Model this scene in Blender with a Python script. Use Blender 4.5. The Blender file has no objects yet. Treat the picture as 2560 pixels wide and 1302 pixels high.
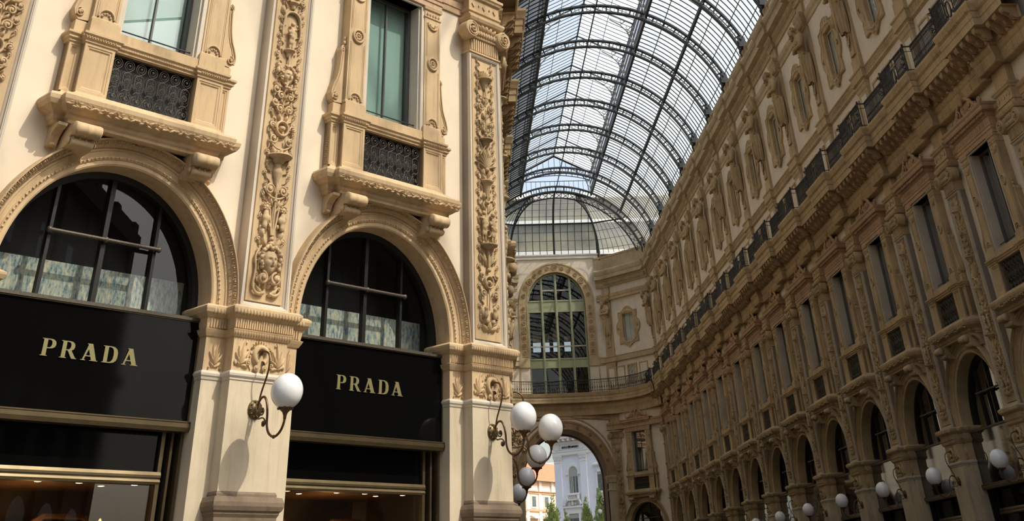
import bpy, math, random
from math import pi, sin, cos, radians, sqrt, atan2
from mathutils import Vector, Matrix
random.seed(7)
S = bpy.context.scene
COL = S.collection

# ---------------------------------------------------------------- camera, sky, sun, exposure
def make_camera():
    F, PX, PY = 2614.97, 1280.0, -485.67           # focal length and principal point in pixels of the 2560 x 1302 frame
    Y, P, R = radians(3.57446), radians(37.15678), radians(-2.59355)
    f = Vector((sin(Y)*cos(P), cos(Y)*cos(P), sin(P)))
    rt = Vector((cos(Y), -sin(Y), 0)); up = rt.cross(f)
    r2 = rt*cos(R) + up*sin(R); u2 = up*cos(R) - rt*sin(R)
    cd = bpy.data.cameras.new('camera'); co = bpy.data.objects.new('camera', cd); COL.objects.link(co)
    m = Matrix(((r2.x, u2.x, -f.x, 0), (r2.y, u2.y, -f.y, 0), (r2.z, u2.z, -f.z, 1.6), (0, 0, 0, 1)))
    co.matrix_world = m
    cd.sensor_fit = 'HORIZONTAL'; cd.sensor_width = 36; cd.lens = F*36/2560
    cd.shift_x = 0.0
    cd.shift_y = -(651.0-PY)/2560.0                 # the photo is the lower crop of an upright frame
    cd.clip_start = 0.1; cd.clip_end = 600
    S.camera = co
make_camera()

W = bpy.data.worlds.new('sky'); S.world = W; W.use_nodes = True
nt = W.node_tree; nt.nodes.clear()
wo = nt.nodes.new('ShaderNodeOutputWorld'); bg = nt.nodes.new('ShaderNodeBackground')
sk = nt.nodes.new('ShaderNodeTexSky'); sk.sky_type = 'NISHITA'; sk.sun_disc = False
sk.sun_elevation = radians(48.4); sk.sun_rotation = radians(116); sk.air_density = 1.3; sk.dust_density = 5.0; sk.ozone_density = 1.0
hs = nt.nodes.new('ShaderNodeHueSaturation'); hs.inputs['Saturation'].default_value = 0.68; hs.inputs['Value'].default_value = 1.15
nt.links.new(sk.outputs[0], hs.inputs['Color']); nt.links.new(hs.outputs[0], bg.inputs[0]); nt.links.new(bg.outputs[0], wo.inputs[0])
bg.inputs[1].default_value = 0.26

sd = bpy.data.lights.new('sun', 'SUN'); so = bpy.data.objects.new('sun', sd); COL.objects.link(so)
sd.energy = 4.55; sd.angle = radians(0.55); sd.color = (1.0, 0.90, 0.76)
so.rotation_euler = Vector((0.693, -0.339, 0.87)).to_track_quat('Z', 'Y').to_euler()
so.location = (30, -10, 45)

vs = S.view_settings; vs.view_transform = 'Standard'; vs.look = 'None'; vs.gamma = 1; vs.use_curve_mapping = False
vs.exposure = 0.0
S.cycles.transparent_max_bounces = 16; S.cycles.max_bounces = 8
S.cycles.sample_clamp_indirect = 4.0
try: S.cycles.use_denoising = True
except Exception: pass

# ---------------------------------------------------------------- materials
MAT = {}
def nodes(name):
    m = bpy.data.materials.new(name); m.use_nodes = True
    n = m.node_tree; n.nodes.clear()
    o = n.nodes.new('ShaderNodeOutputMaterial')
    MAT[name] = m
    return m, n, o
def noise(n, scale, detail=4, rough=0.6, vec=None, co='Object'):
    t = n.nodes.new('ShaderNodeTexNoise'); t.inputs['Scale'].default_value = scale
    t.inputs['Detail'].default_value = detail; t.inputs['Roughness'].default_value = rough
    if vec is None:
        g = n.nodes.new('ShaderNodeNewGeometry'); n.links.new(g.outputs['Position'], t.inputs['Vector'])
    else: n.links.new(vec, t.inputs['Vector'])
    return t
def ramp(n, fac, stops):
    r = n.nodes.new('ShaderNodeValToRGB'); e = r.color_ramp.elements
    e[0].position, e[0].color = stops[0][0], (*stops[0][1], 1)
    e[1].position, e[1].color = stops[-1][0], (*stops[-1][1], 1)
    for p, c in stops[1:-1]:
        q = e.new(p); q.color = (*c, 1)
    n.links.new(fac, r.inputs[0]); return r
def stone(name, c, var=0.12, rough=0.85, bump=0.25, grime=None, bscale=38, streak=True):
    m, n, o = nodes(name)
    b = n.nodes.new('ShaderNodeBsdfPrincipled'); b.inputs['Roughness'].default_value = rough
    b.inputs['Specular IOR Level'].default_value = 0.25
    dk = tuple(x*(1-var*1.6) for x in c); lt = tuple(min(1, x*(1+var)) for x in c)
    n1 = noise(n, 1.1, 5)
    r1 = ramp(n, n1.outputs[0], [(0.3, dk), (0.52, c), (0.75, lt)])
    col = r1.outputs[0]
    if grime:
        mp = n.nodes.new('ShaderNodeMapping'); g = n.nodes.new('ShaderNodeNewGeometry')
        n.links.new(g.outputs['Position'], mp.inputs[0]); mp.inputs['Scale'].default_value = (7, 7, 0.9 if streak else 7)
        n2 = noise(n, 1.0, 6, 0.7, mp.outputs[0])
        r2 = ramp(n, n2.outputs[0], [(0.5, (0, 0, 0)), (0.72, (1, 1, 1))])
        mx = n.nodes.new('ShaderNodeMixRGB'); mx.blend_type = 'MIX'; mx.inputs[2].default_value = (*grime, 1)
        mm = n.nodes.new('ShaderNodeMath'); mm.operation = 'MULTIPLY'; mm.inputs[1].default_value = 0.5
        n.links.new(r2.outputs[0], mm.inputs[0]); n.links.new(mm.outputs[0], mx.inputs[0]); n.links.new(col, mx.inputs[1]); col = mx.outputs[0]
    n.links.new(col, b.inputs['Base Color'])
    if bump:
        n3 = noise(n, bscale, 5, 0.65)
        bp = n.nodes.new('ShaderNodeBump'); bp.inputs['Strength'].default_value = bump; bp.inputs['Distance'].default_value = 0.012
        n.links.new(n3.outputs[0], bp.inputs['Height']); n.links.new(bp.outputs[0], b.inputs['Normal'])
    n.links.new(b.outputs[0], o.inputs[0])
    return m
def plain(name, c, rough=0.5, metal=0.0, spec=0.5, emit=None, es=0, vary=None, vscale=6, coat=0):
    m, n, o = nodes(name)
    b = n.nodes.new('ShaderNodeBsdfPrincipled'); b.inputs['Roughness'].default_value = rough
    b.inputs['Metallic'].default_value = metal; b.inputs['Specular IOR Level'].default_value = spec
    b.inputs['Base Color'].default_value = (*c, 1)
    if coat: b.inputs['Coat Weight'].default_value = coat
    if vary:
        t = noise(n, vscale, 5); r = ramp(n, t.outputs[0], [(0.3, c), (0.7, vary)]); n.links.new(r.outputs[0], b.inputs['Base Color'])
    if emit: b.inputs['Emission Color'].default_value = (*emit, 1); b.inputs['Emission Strength'].default_value = es
    n.links.new(b.outputs[0], o.inputs[0]); return m
def glass(name, tint, refl=0.05, rough=0.0, power=1.0, gtint=(1, 1, 1), haze=0, hcol=(.8, .82, .8)):
    m, n, o = nodes(name)
    t = n.nodes.new('ShaderNodeBsdfTransparent'); t.inputs[0].default_value = (*tint, 1)
    g = n.nodes.new('ShaderNodeBsdfGlossy'); g.inputs['Roughness'].default_value = rough; g.inputs[0].default_value = (*gtint, 1)
    f = n.nodes.new('ShaderNodeLayerWeight'); f.inputs[0].default_value = 0.5
    p = n.nodes.new('ShaderNodeMath'); p.operation = 'POWER'; p.inputs[1].default_value = 5
    a = n.nodes.new('ShaderNodeMath'); a.operation = 'MULTIPLY_ADD'; a.inputs[1].default_value = power*0.95; a.inputs[2].default_value = refl+0.04*power
    a.use_clamp = True
    mx = n.nodes.new('ShaderNodeMixShader')
    n.links.new(f.outputs['Facing'], p.inputs[0]); n.links.new(p.outputs[0], a.inputs[0])
    n.links.new(a.outputs[0], mx.inputs[0]); n.links.new(t.outputs[0], mx.inputs[1]); n.links.new(g.outputs[0], mx.inputs[2])
    if haze:
        tl = n.nodes.new('ShaderNodeBsdfTranslucent'); tl.inputs[0].default_value = (*hcol, 1)
        m2 = n.nodes.new('ShaderNodeMixShader'); m2.inputs[0].default_value = haze
        n.links.new(mx.outputs[0], m2.inputs[1]); n.links.new(tl.outputs[0], m2.inputs[2]); mx = m2
    n.links.new(mx.outputs[0], o.inputs[0]); return m

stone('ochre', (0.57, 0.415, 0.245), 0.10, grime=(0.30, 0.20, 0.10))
stone('ochre_old_shaded', (0.43, 0.315, 0.18), 0.16, grime=(0.18, 0.12, 0.06))  # darker copies of the sunlit stones: shade and grime both in the colour
stone('stucco_old_shaded', (0.64, 0.56, 0.455), 0.06, bump=0.08, grime=(0.45, 0.37, 0.27))
stone('pink_old_shaded', (0.43, 0.285, 0.175), 0.14, grime=(0.20, 0.12, 0.07))
stone('pier_old_shaded', (0.46, 0.375, 0.26), 0.12, grime=(0.22, 0.16, 0.10))
stone('frame_old_shaded', (0.43, 0.375, 0.30), 0.10, bump=0.12)
stone('roof_stone_old_shaded', (0.42, 0.325, 0.20), 0.14, grime=(0.2, 0.14, 0.08))
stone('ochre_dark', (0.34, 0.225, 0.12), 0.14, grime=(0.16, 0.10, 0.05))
stone('stucco', (0.74, 0.635, 0.49), 0.05, bump=0.08)
stone('frame_stone', (0.60, 0.53, 0.43), 0.07, bump=0.12)
stone('pier_stone', (0.60, 0.51, 0.37), 0.09, grime=(0.36, 0.27, 0.17), bump=0.15)
stone('base_stone', (0.22, 0.165, 0.115), 0.20, grime=(0.10, 0.07, 0.05), streak=False)
stone('pink_stone', (0.53, 0.365, 0.235), 0.10, grime=(0.28, 0.17, 0.10))
stone('passage_stone', (0.20, 0.12, 0.075), 0.2)
stone('floor_marble', (0.13, 0.115, 0.09), 0.15, rough=0.35, bump=0)
stone('roof_stone', (0.50, 0.39, 0.25), 0.12)
plain('iron', (0.022, 0.021, 0.020), 0.55, 0.3, vary=(0.05, 0.045, 0.04), vscale=30)
plain('iron_grille', (0.06, 0.05, 0.038), 0.5, 0.4, vary=(0.12, 0.10, 0.075), vscale=40)
plain('roof_iron', (0.030, 0.034, 0.038), 0.5, 0.2)
plain('dark_metal', (0.010, 0.008, 0.007), 0.45, 0.2)
plain('bronze', (0.19, 0.145, 0.08), 0.36, 0.8, vary=(0.13, 0.10, 0.055), vscale=3)
plain('lamp_brass', (0.10, 0.045, 0.025), 0.38, 0.7, vary=(0.16, 0.09, 0.045), vscale=12)
plain('lamp_plate', (0.20, 0.145, 0.07), 0.45, 0.7, vary=(0.09, 0.06, 0.03), vscale=25)
plain('gold', (0.25, 0.22, 0.10), 0.45, 0.4)
plain('globe', (0.80, 0.80, 0.80), 0.12, 0, 0.5, coat=0.3)
plain('sign_black', (0.003, 0.003, 0.003), 0.05, 0, 0.09)
plain('void_black', (0.006, 0.006, 0.006), 0.6)
plain('teal_blind', (0.55, 0.72, 0.66), 0.8, vary=(0.60, 0.76, 0.70), vscale=1.5)
plain('white_curtain', (0.62, 0.60, 0.54), 0.9)
plain('dark_curtain', (0.05, 0.055, 0.055), 0.9)
plain('green_paint', (0.27, 0.29, 0.17), 0.5, vary=(0.32, 0.33, 0.20), vscale=2)
plain('grey_frame', (0.10, 0.10, 0.10), 0.4, 0.3)
plain('pale_trim', (0.60, 0.55, 0.48), 0.6)
plain('shop_wood', (0.22, 0.10, 0.04), 0.4, vary=(0.30, 0.15, 0.06))
plain('shop_wall', (0.10, 0.07, 0.04), 0.5)
plain('lamp_emit', (1, 0.8, 0.5), 0.5, emit=(1.0, 0.62, 0.28), es=7)
plain('spot_emit', (1, 0.9, 0.7), 0.5, emit=(1.0, 0.85, 0.6), es=12)
plain('white_render', (0.82, 0.85, 0.92), 0.8, vary=(0.86, 0.88, 0.93), vscale=1)
plain('white_stone', (0.82, 0.81, 0.79), 0.8)
plain('peach_render', (0.84, 0.60, 0.42), 0.85)
plain('peach_pale', (0.86, 0.78, 0.64), 0.85)
plain('roof_tile', (0.46, 0.11, 0.05), 0.9, vary=(0.58, 0.20, 0.10), vscale=9)
plain('zinc', (0.42, 0.47, 0.46), 0.6)
plain('far_glass', (0.06, 0.075, 0.075), 0.12, vary=(0.13, 0.17, 0.165), vscale=3)
plain('grey_shade', (0.42, 0.42, 0.38), 0.8)
plain('upper_grey', (0.10, 0.10, 0.095), 0.8, vary=(0.30, 0.27, 0.17), vscale=.45)  # yellowish blotches paint in the reflections seen at the half dome
plain('pale_sash', (0.46, 0.42, 0.36), 0.6)
plain('ink', (0.03, 0.03, 0.05), 0.7)
plain('leaf', (0.26, 0.38, 0.10), 0.6, vary=(0.55, 0.62, 0.24), vscale=2.2)
plain('bark', (0.09, 0.06, 0.04), 0.9)
glass('window_glass', (0.85, 0.87, 0.86), 0.0, 0.0, 0.8)
glass('pane_glass', (0.80, 0.84, 0.83), 0.02, 0.0, 1.0)
glass('roof_glass', (0.85, 0.92, 0.94), 0.02, 0.03, 0.5, haze=0.17, hcol=(.88, .88, .80))
glass('roof_glass_dimmed', (0.24, 0.225, 0.20), 0.03, 0.1, 0.5, (0.7, 0.7, 0.66), haze=0.10, hcol=(.7, .68, .62))  # left slope only: dim look at its viewing angle put into the tint
glass('lantern_glass', (0.86, 0.92, 0.93), 0.02, 0.03, 0.5, haze=0.26, hcol=(.88, .9, .86))
glass('half_dome_glass', (0.72, 0.76, 0.76), 0.03, 0.05, 0.6, haze=0.12)
glass('shop_glass', (0.42, 0.42, 0.40), 0.01, 0.0, 0.8)
glass('dome_glass', (0.72, 0.74, 0.74), 0.02, 0.02, 0.5, haze=0.08)
glass('end_glass', (0.45, 0.48, 0.48), 0.06, 0.01, 0.7, (.8, .8, .8))
glass('wavy_glass', (0.60, 0.62, 0.60), 0.26, 0.0, 1.0)
plain('fascia_glass', (0.004, 0.004, 0.004), 0.03, 0, 0.9, coat=0.6)
# speckled blue and cream fabric behind the arched shop windows
m, n, o = nodes('speckled_panel')
b = n.nodes.new('ShaderNodeBsdfPrincipled'); b.inputs['Roughness'].default_value = 0.85
g = n.nodes.new('ShaderNodeNewGeometry'); mp = n.nodes.new('ShaderNodeMapping'); mp.inputs['Scale'].default_value = (22, 22, 8)
n.links.new(g.outputs['Position'], mp.inputs[0])
t = noise(n, 1.0, 3, 0.75, mp.outputs[0])
r = ramp(n, t.outputs[1], [(0.30, (0.06, 0.09, 0.15)), (0.42, (0.19, 0.27, 0.29)), (0.5, (0.36, 0.42, 0.37)), (0.57, (0.47, 0.45, 0.35)), (0.72, (0.74, 0.67, 0.50))])
sp = n.nodes.new('ShaderNodeSeparateColor'); n.links.new(t.outputs[1], sp.inputs[0]); n.links.new(sp.outputs[0], r.inputs[0])
n.links.new(r.outputs[0], b.inputs['Base Color']); n.links.new(b.outputs[0], o.inputs[0])

# ---------------------------------------------------------------- mesh builder; facade coordinates: u right, d out of the wall, z up
class MB:
    def __init__(s): s.v = []; s.f = []; s.s = []
    def add(s, vs, fs, smooth=False):
        b = len(s.v); s.v += [(p[0], -p[1], p[2]) for p in vs]
        s.f += [tuple(b+i for i in f) for f in fs]; s.s += [smooth]*len(fs)
    def box(s, u0, u1, d0, d1, z0, z1):
        s.add([(u0,d0,z0),(u1,d0,z0),(u1,d1,z0),(u0,d1,z0),(u0,d0,z1),(u1,d0,z1),(u1,d1,z1),(u0,d1,z1)],
              [(0,1,2,3),(7,6,5,4),(0,4,5,1),(1,5,6,2),(2,6,7,3),(3,7,4,0)])
        return s
    def prism(s, poly, d0, d1, smooth=False):      # outline in (u, z), given thickness along d
        n = len(poly)
        s.add([(p[0], d1, p[1]) for p in poly] + [(p[0], d0, p[1]) for p in poly],
              [tuple(range(n)), tuple(reversed(range(n, 2*n)))] )
        s.add([(p[0], d1, p[1]) for p in poly] + [(p[0], d0, p[1]) for p in poly],
              [(i, n+i, n+(i+1) % n, (i+1) % n) for i in range(n)], smooth)
        return s
    def sideprism(s, poly, u0, u1):                # outline in (d, z), extruded along u
        n = len(poly)
        s.add([(u0, p[0], p[1]) for p in poly] + [(u1, p[0], p[1]) for p in poly],
              [tuple(range(n)), tuple(reversed(range(n, 2*n)))] + [(i, n+i, n+(i+1) % n, (i+1) % n) for i in range(n)])
        return s
    def ring(s, pts, r, n=6, closed=False, taper=None, flat=1.0):
        P = [Vector(p) for p in pts]; k = len(P); vs = []; fs = []
        prev = None
        for i, p in enumerate(P):
            a = P[i-1] if (i > 0 or closed) else p; c = P[(i+1) % k] if (i < k-1 or closed) else p
            t = (c-a).normalized() if (c-a).length > 1e-9 else Vector((0,0,1))
            if prev is None:
                ref = Vector((0,1,0)) if abs(t.y) < 0.9 else Vector((1,0,0))
                x = t.cross(ref).normalized()
            else:
                x = prev - t*prev.dot(t)
                x = x.normalized() if x.length > 1e-6 else t.orthogonal().normalized()
            prev = x; y = t.cross(x)
            rr = r*(taper(i/(k-1)) if taper else 1)
            for j in range(n):
                q = p + x*cos(2*pi*j/n)*rr + y*sin(2*pi*j/n)*rr*flat
                vs.append(q)
        m_ = k if closed else k-1
        for i in range(m_):
            for j in range(n):
                a = i*n+j; b2 = i*n+(j+1) % n; c = ((i+1) % k)*n+(j+1) % n; d = ((i+1) % k)*n+j
                fs.append((a, b2, c, d))
        s.add(vs, fs, True)
        if not closed: s.add(vs[:n], [tuple(reversed(range(n)))]); s.add(vs[-n:], [tuple(range(n))])
        return s
    def ball(s, c, r, n=8, m=6):
        if not hasattr(r, '__len__'): r = (r, r, r)
        vs = [(c[0], c[1], c[2]-r[2])]; fs = []
        for i in range(1, m):
            a = -pi/2 + pi*i/m
            for j in range(n): vs.append((c[0]+r[0]*cos(a)*cos(2*pi*j/n), c[1]+r[1]*cos(a)*sin(2*pi*j/n), c[2]+r[2]*sin(a)))
        vs.append((c[0], c[1], c[2]+r[2])); L = len(vs)-1
        for j in range(n): fs.append((0, 1+(j+1) % n, 1+j)); fs.append((L, L-n+j, L-n+(j+1) % n))
        for i in range(m-2):
            for j in range(n): a = 1+i*n+j; b2 = 1+i*n+(j+1) % n; fs.append((a, b2, b2+n, a+n))
        s.add(vs, fs, True); return s
    def lathe(s, c, prof, n=16, axis='z', a0=0, a1=2*pi):
        full = abs(a1-a0-2*pi) < 1e-6; k = n if full else n+1; vs = []; fs = []
        for r, h in prof:
            for j in range(k):
                a = a0+(a1-a0)*j/n
                if axis == 'z': vs.append((c[0]+r*cos(a), c[1]+r*sin(a), c[2]+h))
                elif axis == 'd': vs.append((c[0]+r*cos(a), c[1]+h, c[2]+r*sin(a)))
                else: vs.append((c[0]+h, c[1]+r*cos(a), c[2]+r*sin(a)))
        for i in range(len(prof)-1):
            for j in range(n): a = i*k+j; b2 = i*k+(j+1) % k; fs.append((a, b2, b2+k, a+k))
        s.add(vs, fs, True); return s
    def mould(s, u0, u1, dback, dbase, prof, ends=(1, 1)):   # moulding with mitred returns; prof = (projection, z)
        vs = []; fs = []; k = len(prof)
        for p, z in prof:
            a = u0-(p if ends[0] else 0); b2 = u1+(p if ends[1] else 0)
            vs += [(a, dback, z), (a, dbase+p, z), (b2, dbase+p, z), (b2, dback, z)]
        for i in range(k-1):
            for j in range(3):
                if (j == 0 and not ends[0]) or (j == 2 and not ends[1]): continue
                a = i*4+j; fs.append((a, a+1, a+5, a+4))
        s.add(vs, fs)
        s.add(vs[:4], [(3, 2, 1, 0)]); s.add(vs[-4:], [(0, 1, 2, 3)])
        return s
    def arc(s, cu, cz, prof, a0=0, a1=pi, n=40, smooth=False):   # moulding bent round an arch; prof = (radius, d)
        vs = []; fs = []; k = len(prof)
        for i in range(n+1):
            a = a0+(a1-a0)*i/n
            for r, d in prof: vs.append((cu+r*cos(a), d, cz+r*sin(a)))
        for i in range(n):
            for j in range(k-1): a = i*k+j; fs.append((a, a+1, a+1+k, a+k))
        s.add(vs, fs, smooth); return s
    def spiral(s, cu, cz, r, d, th=0.02, hand=1, turns=1.6, a0=0.0, n=20, lift=0.02):
        pts = []
        for i in range(n+1):
            t = i/n; rr = r*(1-t)**1.0*0.95+r*0.06
            a = a0+hand*t*turns*2*pi
            pts.append((cu+rr*cos(a), d+lift*t, cz+rr*sin(a)))
        s.ring(pts, th, 6, taper=lambda t: 0.75+0.35*t); s.ball(pts[-1], th*1.5, 6, 4)
        return pts[0]
    def curl(s, pts, d, th, n=14, taper=None):    # smooth tube through 2-D control points (u, z)
        out = []
        P = [pts[0]]+list(pts)+[pts[-1]]
        for i in range(1, len(P)-2):
            for j in range(n//(len(pts)-1)+1):
                t = j/(n//(len(pts)-1)+1); a, b2, c, e = P[i-1], P[i], P[i+1], P[i+2]
                f = [0.5*((2*b2[q])+(-a[q]+c[q])*t+(2*a[q]-5*b2[q]+4*c[q]-e[q])*t*t+(-a[q]+3*b2[q]-3*c[q]+e[q])*t**3) for q in (0, 1)]
                out.append((f[0], d, f[1]))
        out.append((pts[-1][0], d, pts[-1][1]))
        s.ring(out, th, 6, taper=taper or (lambda t: 1-0.5*t)); return s
    def leafy(s, u, z, ang, L, w, d, lift=0.05, bend=0.5, rows=6):   # an acanthus-like lobe: ridge and two falling sides
        vs = []; fs = []
        for i in range(rows+1):
            t = i/rows; a = ang+bend*t
            cu = u+L*t*cos(ang+bend*t*0.5); cz = z+L*t*sin(ang+bend*t*0.5)
            ww = w*sin(pi*min(1, (t*0.92+0.06)))*(1.0+0.30*(i % 2))
            nx, nz = -sin(a), cos(a); h = d+lift*sin(pi*t*0.85+0.2)
            vs += [(cu-nx*ww, d-0.01, cz-nz*ww), (cu-nx*ww*0.5, h*0.8+d*0.2, cz-nz*ww*0.5), (cu, h+0.012, cz), (cu+nx*ww*0.5, h*0.8+d*0.2, cz+nz*ww*0.5), (cu+nx*ww, d-0.01, cz+nz*ww)]
        for i in range(rows):
            for j in range(4): a = i*5+j; fs.append((a, a+1, a+6, a+5))
        s.add(vs, fs, True); return s
    def face(s, u, d, z, w, h, dep, tilt=0.0, mouth=1.0, beard=0.0):   # modelled human face: w, h half sizes
        N, M = 26, 34; vs = []; fs = []
        g = lambda x, y, a, b, sx, sy: math.exp(-((x-a)/sx)**2-((y-b)/sy)**2)
        for j in range(M+1):
            y = -1+2*j/M
            for i in range(N+1):
                x = -1+2*i/N; jaw = 1-.28*max(0, -y-.1); X = x*sqrt(max(0, 1-y*y*.97))*jaw
                r2 = min(1, (X/1.0/jaw)**2+y*y); base = sqrt(max(0, 1-r2))
                f = base*.75
                f += .30*g(X, y, 0, .02, .10, .26)+.10*g(X, y, 0, -.14, .16, .09)
                f += .13*(g(X, y, -.36, .30, .26, .09)+g(X, y, .36, .30, .26, .09))
                f -= .17*(g(X, y, -.34, .13, .17, .10)+g(X, y, .34, .13, .17, .10))
                f += .07*(g(X, y, -.34, .12, .09, .05)+g(X, y, .34, .12, .09, .05))
                f += .10*(g(X, y, -.48, -.16, .22, .2)+g(X, y, .48, -.16, .22, .2))
                f += .10*(g(X, y, 0, -.31, .22, .05)+g(X, y, 0, -.56, .2, .06)) - .30*mouth*g(X, y, 0, -.43, .17, .085)
                f += .14*g(X, y, 0, -.78, .22, .15)
                dz, dd = y*h, f*dep
                vs.append((u+X*w, d+dd*cos(tilt)+dz*sin(tilt), z+dz*cos(tilt)-dd*sin(tilt)))
        for j in range(M):
            for i in range(N): a = j*(N+1)+i; fs.append((a, a+1, a+N+2, a+N+1))
        s.add(vs, fs, True); return s
    def rosette(s, u, z, r, d, n=8, th=0.03):
        for i in range(n):
            a = 2*pi*i/n; s.ball((u+r*0.62*cos(a), d+th*0.3, z+r*0.62*sin(a)), (r*0.30, th, r*0.30), 6, 4)
        s.ball((u, d+th*0.6, z), (r*0.26, th, r*0.26), 6, 4); return s
    def mesh(s, name):
        me = bpy.data.meshes.new(name); me.from_pydata(s.v, [], s.f); me.validate(verbose=False)
        if len(me.polygons) == len(s.s): me.polygons.foreach_set('use_smooth', s.s)
        me.update(); return me
    def obj(s, name, mat, parent=None, z0=None, label=None):
        o = bpy.data.objects.new(name, s.mesh(name)); o.data.materials.append(MAT[mat]); COL.objects.link(o)
        if parent:
            o.parent = parent
            if z0 is None and 'zb' in parent: o.location = (0, 0, -parent['zb'])
            elif z0: o.location = (0, 0, z0)
        if label: o['label'] = label
        return o
def obj_me(name, me, mat, parent=None):
    o = bpy.data.objects.new(name, me); o.data.materials.clear(); o.data.materials.append(MAT[mat]); COL.objects.link(o)
    if parent:
        o.parent = parent
        if 'zb' in parent: o.location = (0, 0, -parent['zb'])
    return o
def tag(o, label, cat, group=None):
    o['label'] = label; o['category'] = cat; o['kind'] = 'thing'
    if group: o['group'] = group
    return o
def struct(o):
    o['kind'] = 'structure'; return o
class Fr:                                            # a facade frame
    def __init__(s, x, y, deg): s.x, s.y, s.r = x, y, radians(deg)
    def at(s, u, d=0, z=0): return Vector((s.x+u*cos(s.r)+d*sin(s.r), s.y+u*sin(s.r)-d*cos(s.r), z))
def thing(name, label, cat, group=None, zb=0.0):
    o = bpy.data.objects.new(name, None); COL.objects.link(o); o.empty_display_size = 0.2
    o['zb'] = zb; tag(o, label, cat, group); return o
def place(o, fr, u, d=0.0):
    o.location = fr.at(u, d, o.get('zb', 0.0)); o.rotation_euler = (0, 0, fr.r); return o
def dup(root, label=None, group=None):
    r = root.copy(); COL.objects.link(r)
    if label: r['label'] = label
    if group: r['group'] = group
    for ch in list(root.children):
        c = ch.copy(); COL.objects.link(c); c.parent = r
        for g2 in ch.children:
            e = g2.copy(); COL.objects.link(e); e.parent = c
    return r
def metamesh(els, res=0.03, thr=0.6):
    mb = bpy.data.metaballs.new('blob'); mb.resolution = res; mb.render_resolution = res; mb.threshold = thr
    for e in els:
        c, r = e[0], e[1]; neg = len(e) > 3 and e[3]
        el = mb.elements.new(type='ELLIPSOID'); el.co = (c[0], -c[1], c[2])
        sz = e[2] if len(e) > 2 and e[2] else (1, 1, 1)
        k = 1.0; el.radius = r*1.45; el.size_x, el.size_y, el.size_z = sz
        el.stiffness = 2.0; el.use_negative = bool(neg)
    ob = bpy.data.objects.new('blob%d' % random.randint(0, 10**9), mb); COL.objects.link(ob)
    dg = bpy.context.evaluated_depsgraph_get(); dg.update()
    me = bpy.data.meshes.new_from_object(ob.evaluated_get(dg))
    for p in me.polygons: p.use_smooth = True
    bpy.data.objects.remove(ob); bpy.data.metaballs.remove(mb)
    return me
def join_mesh(mb, me):                                # pour a ready mesh into a builder
    mb.add([(v.co.x, -v.co.y, v.co.z) for v in me.vertices], [tuple(p.vertices) for p in me.polygons], True)
ORD = ['first', 'second', 'third', 'fourth', 'fifth', 'sixth', 'seventh', 'eighth', 'ninth', 'tenth', 'eleventh', 'twelfth', 'thirteenth', 'fourteenth', 'fifteenth']
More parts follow.
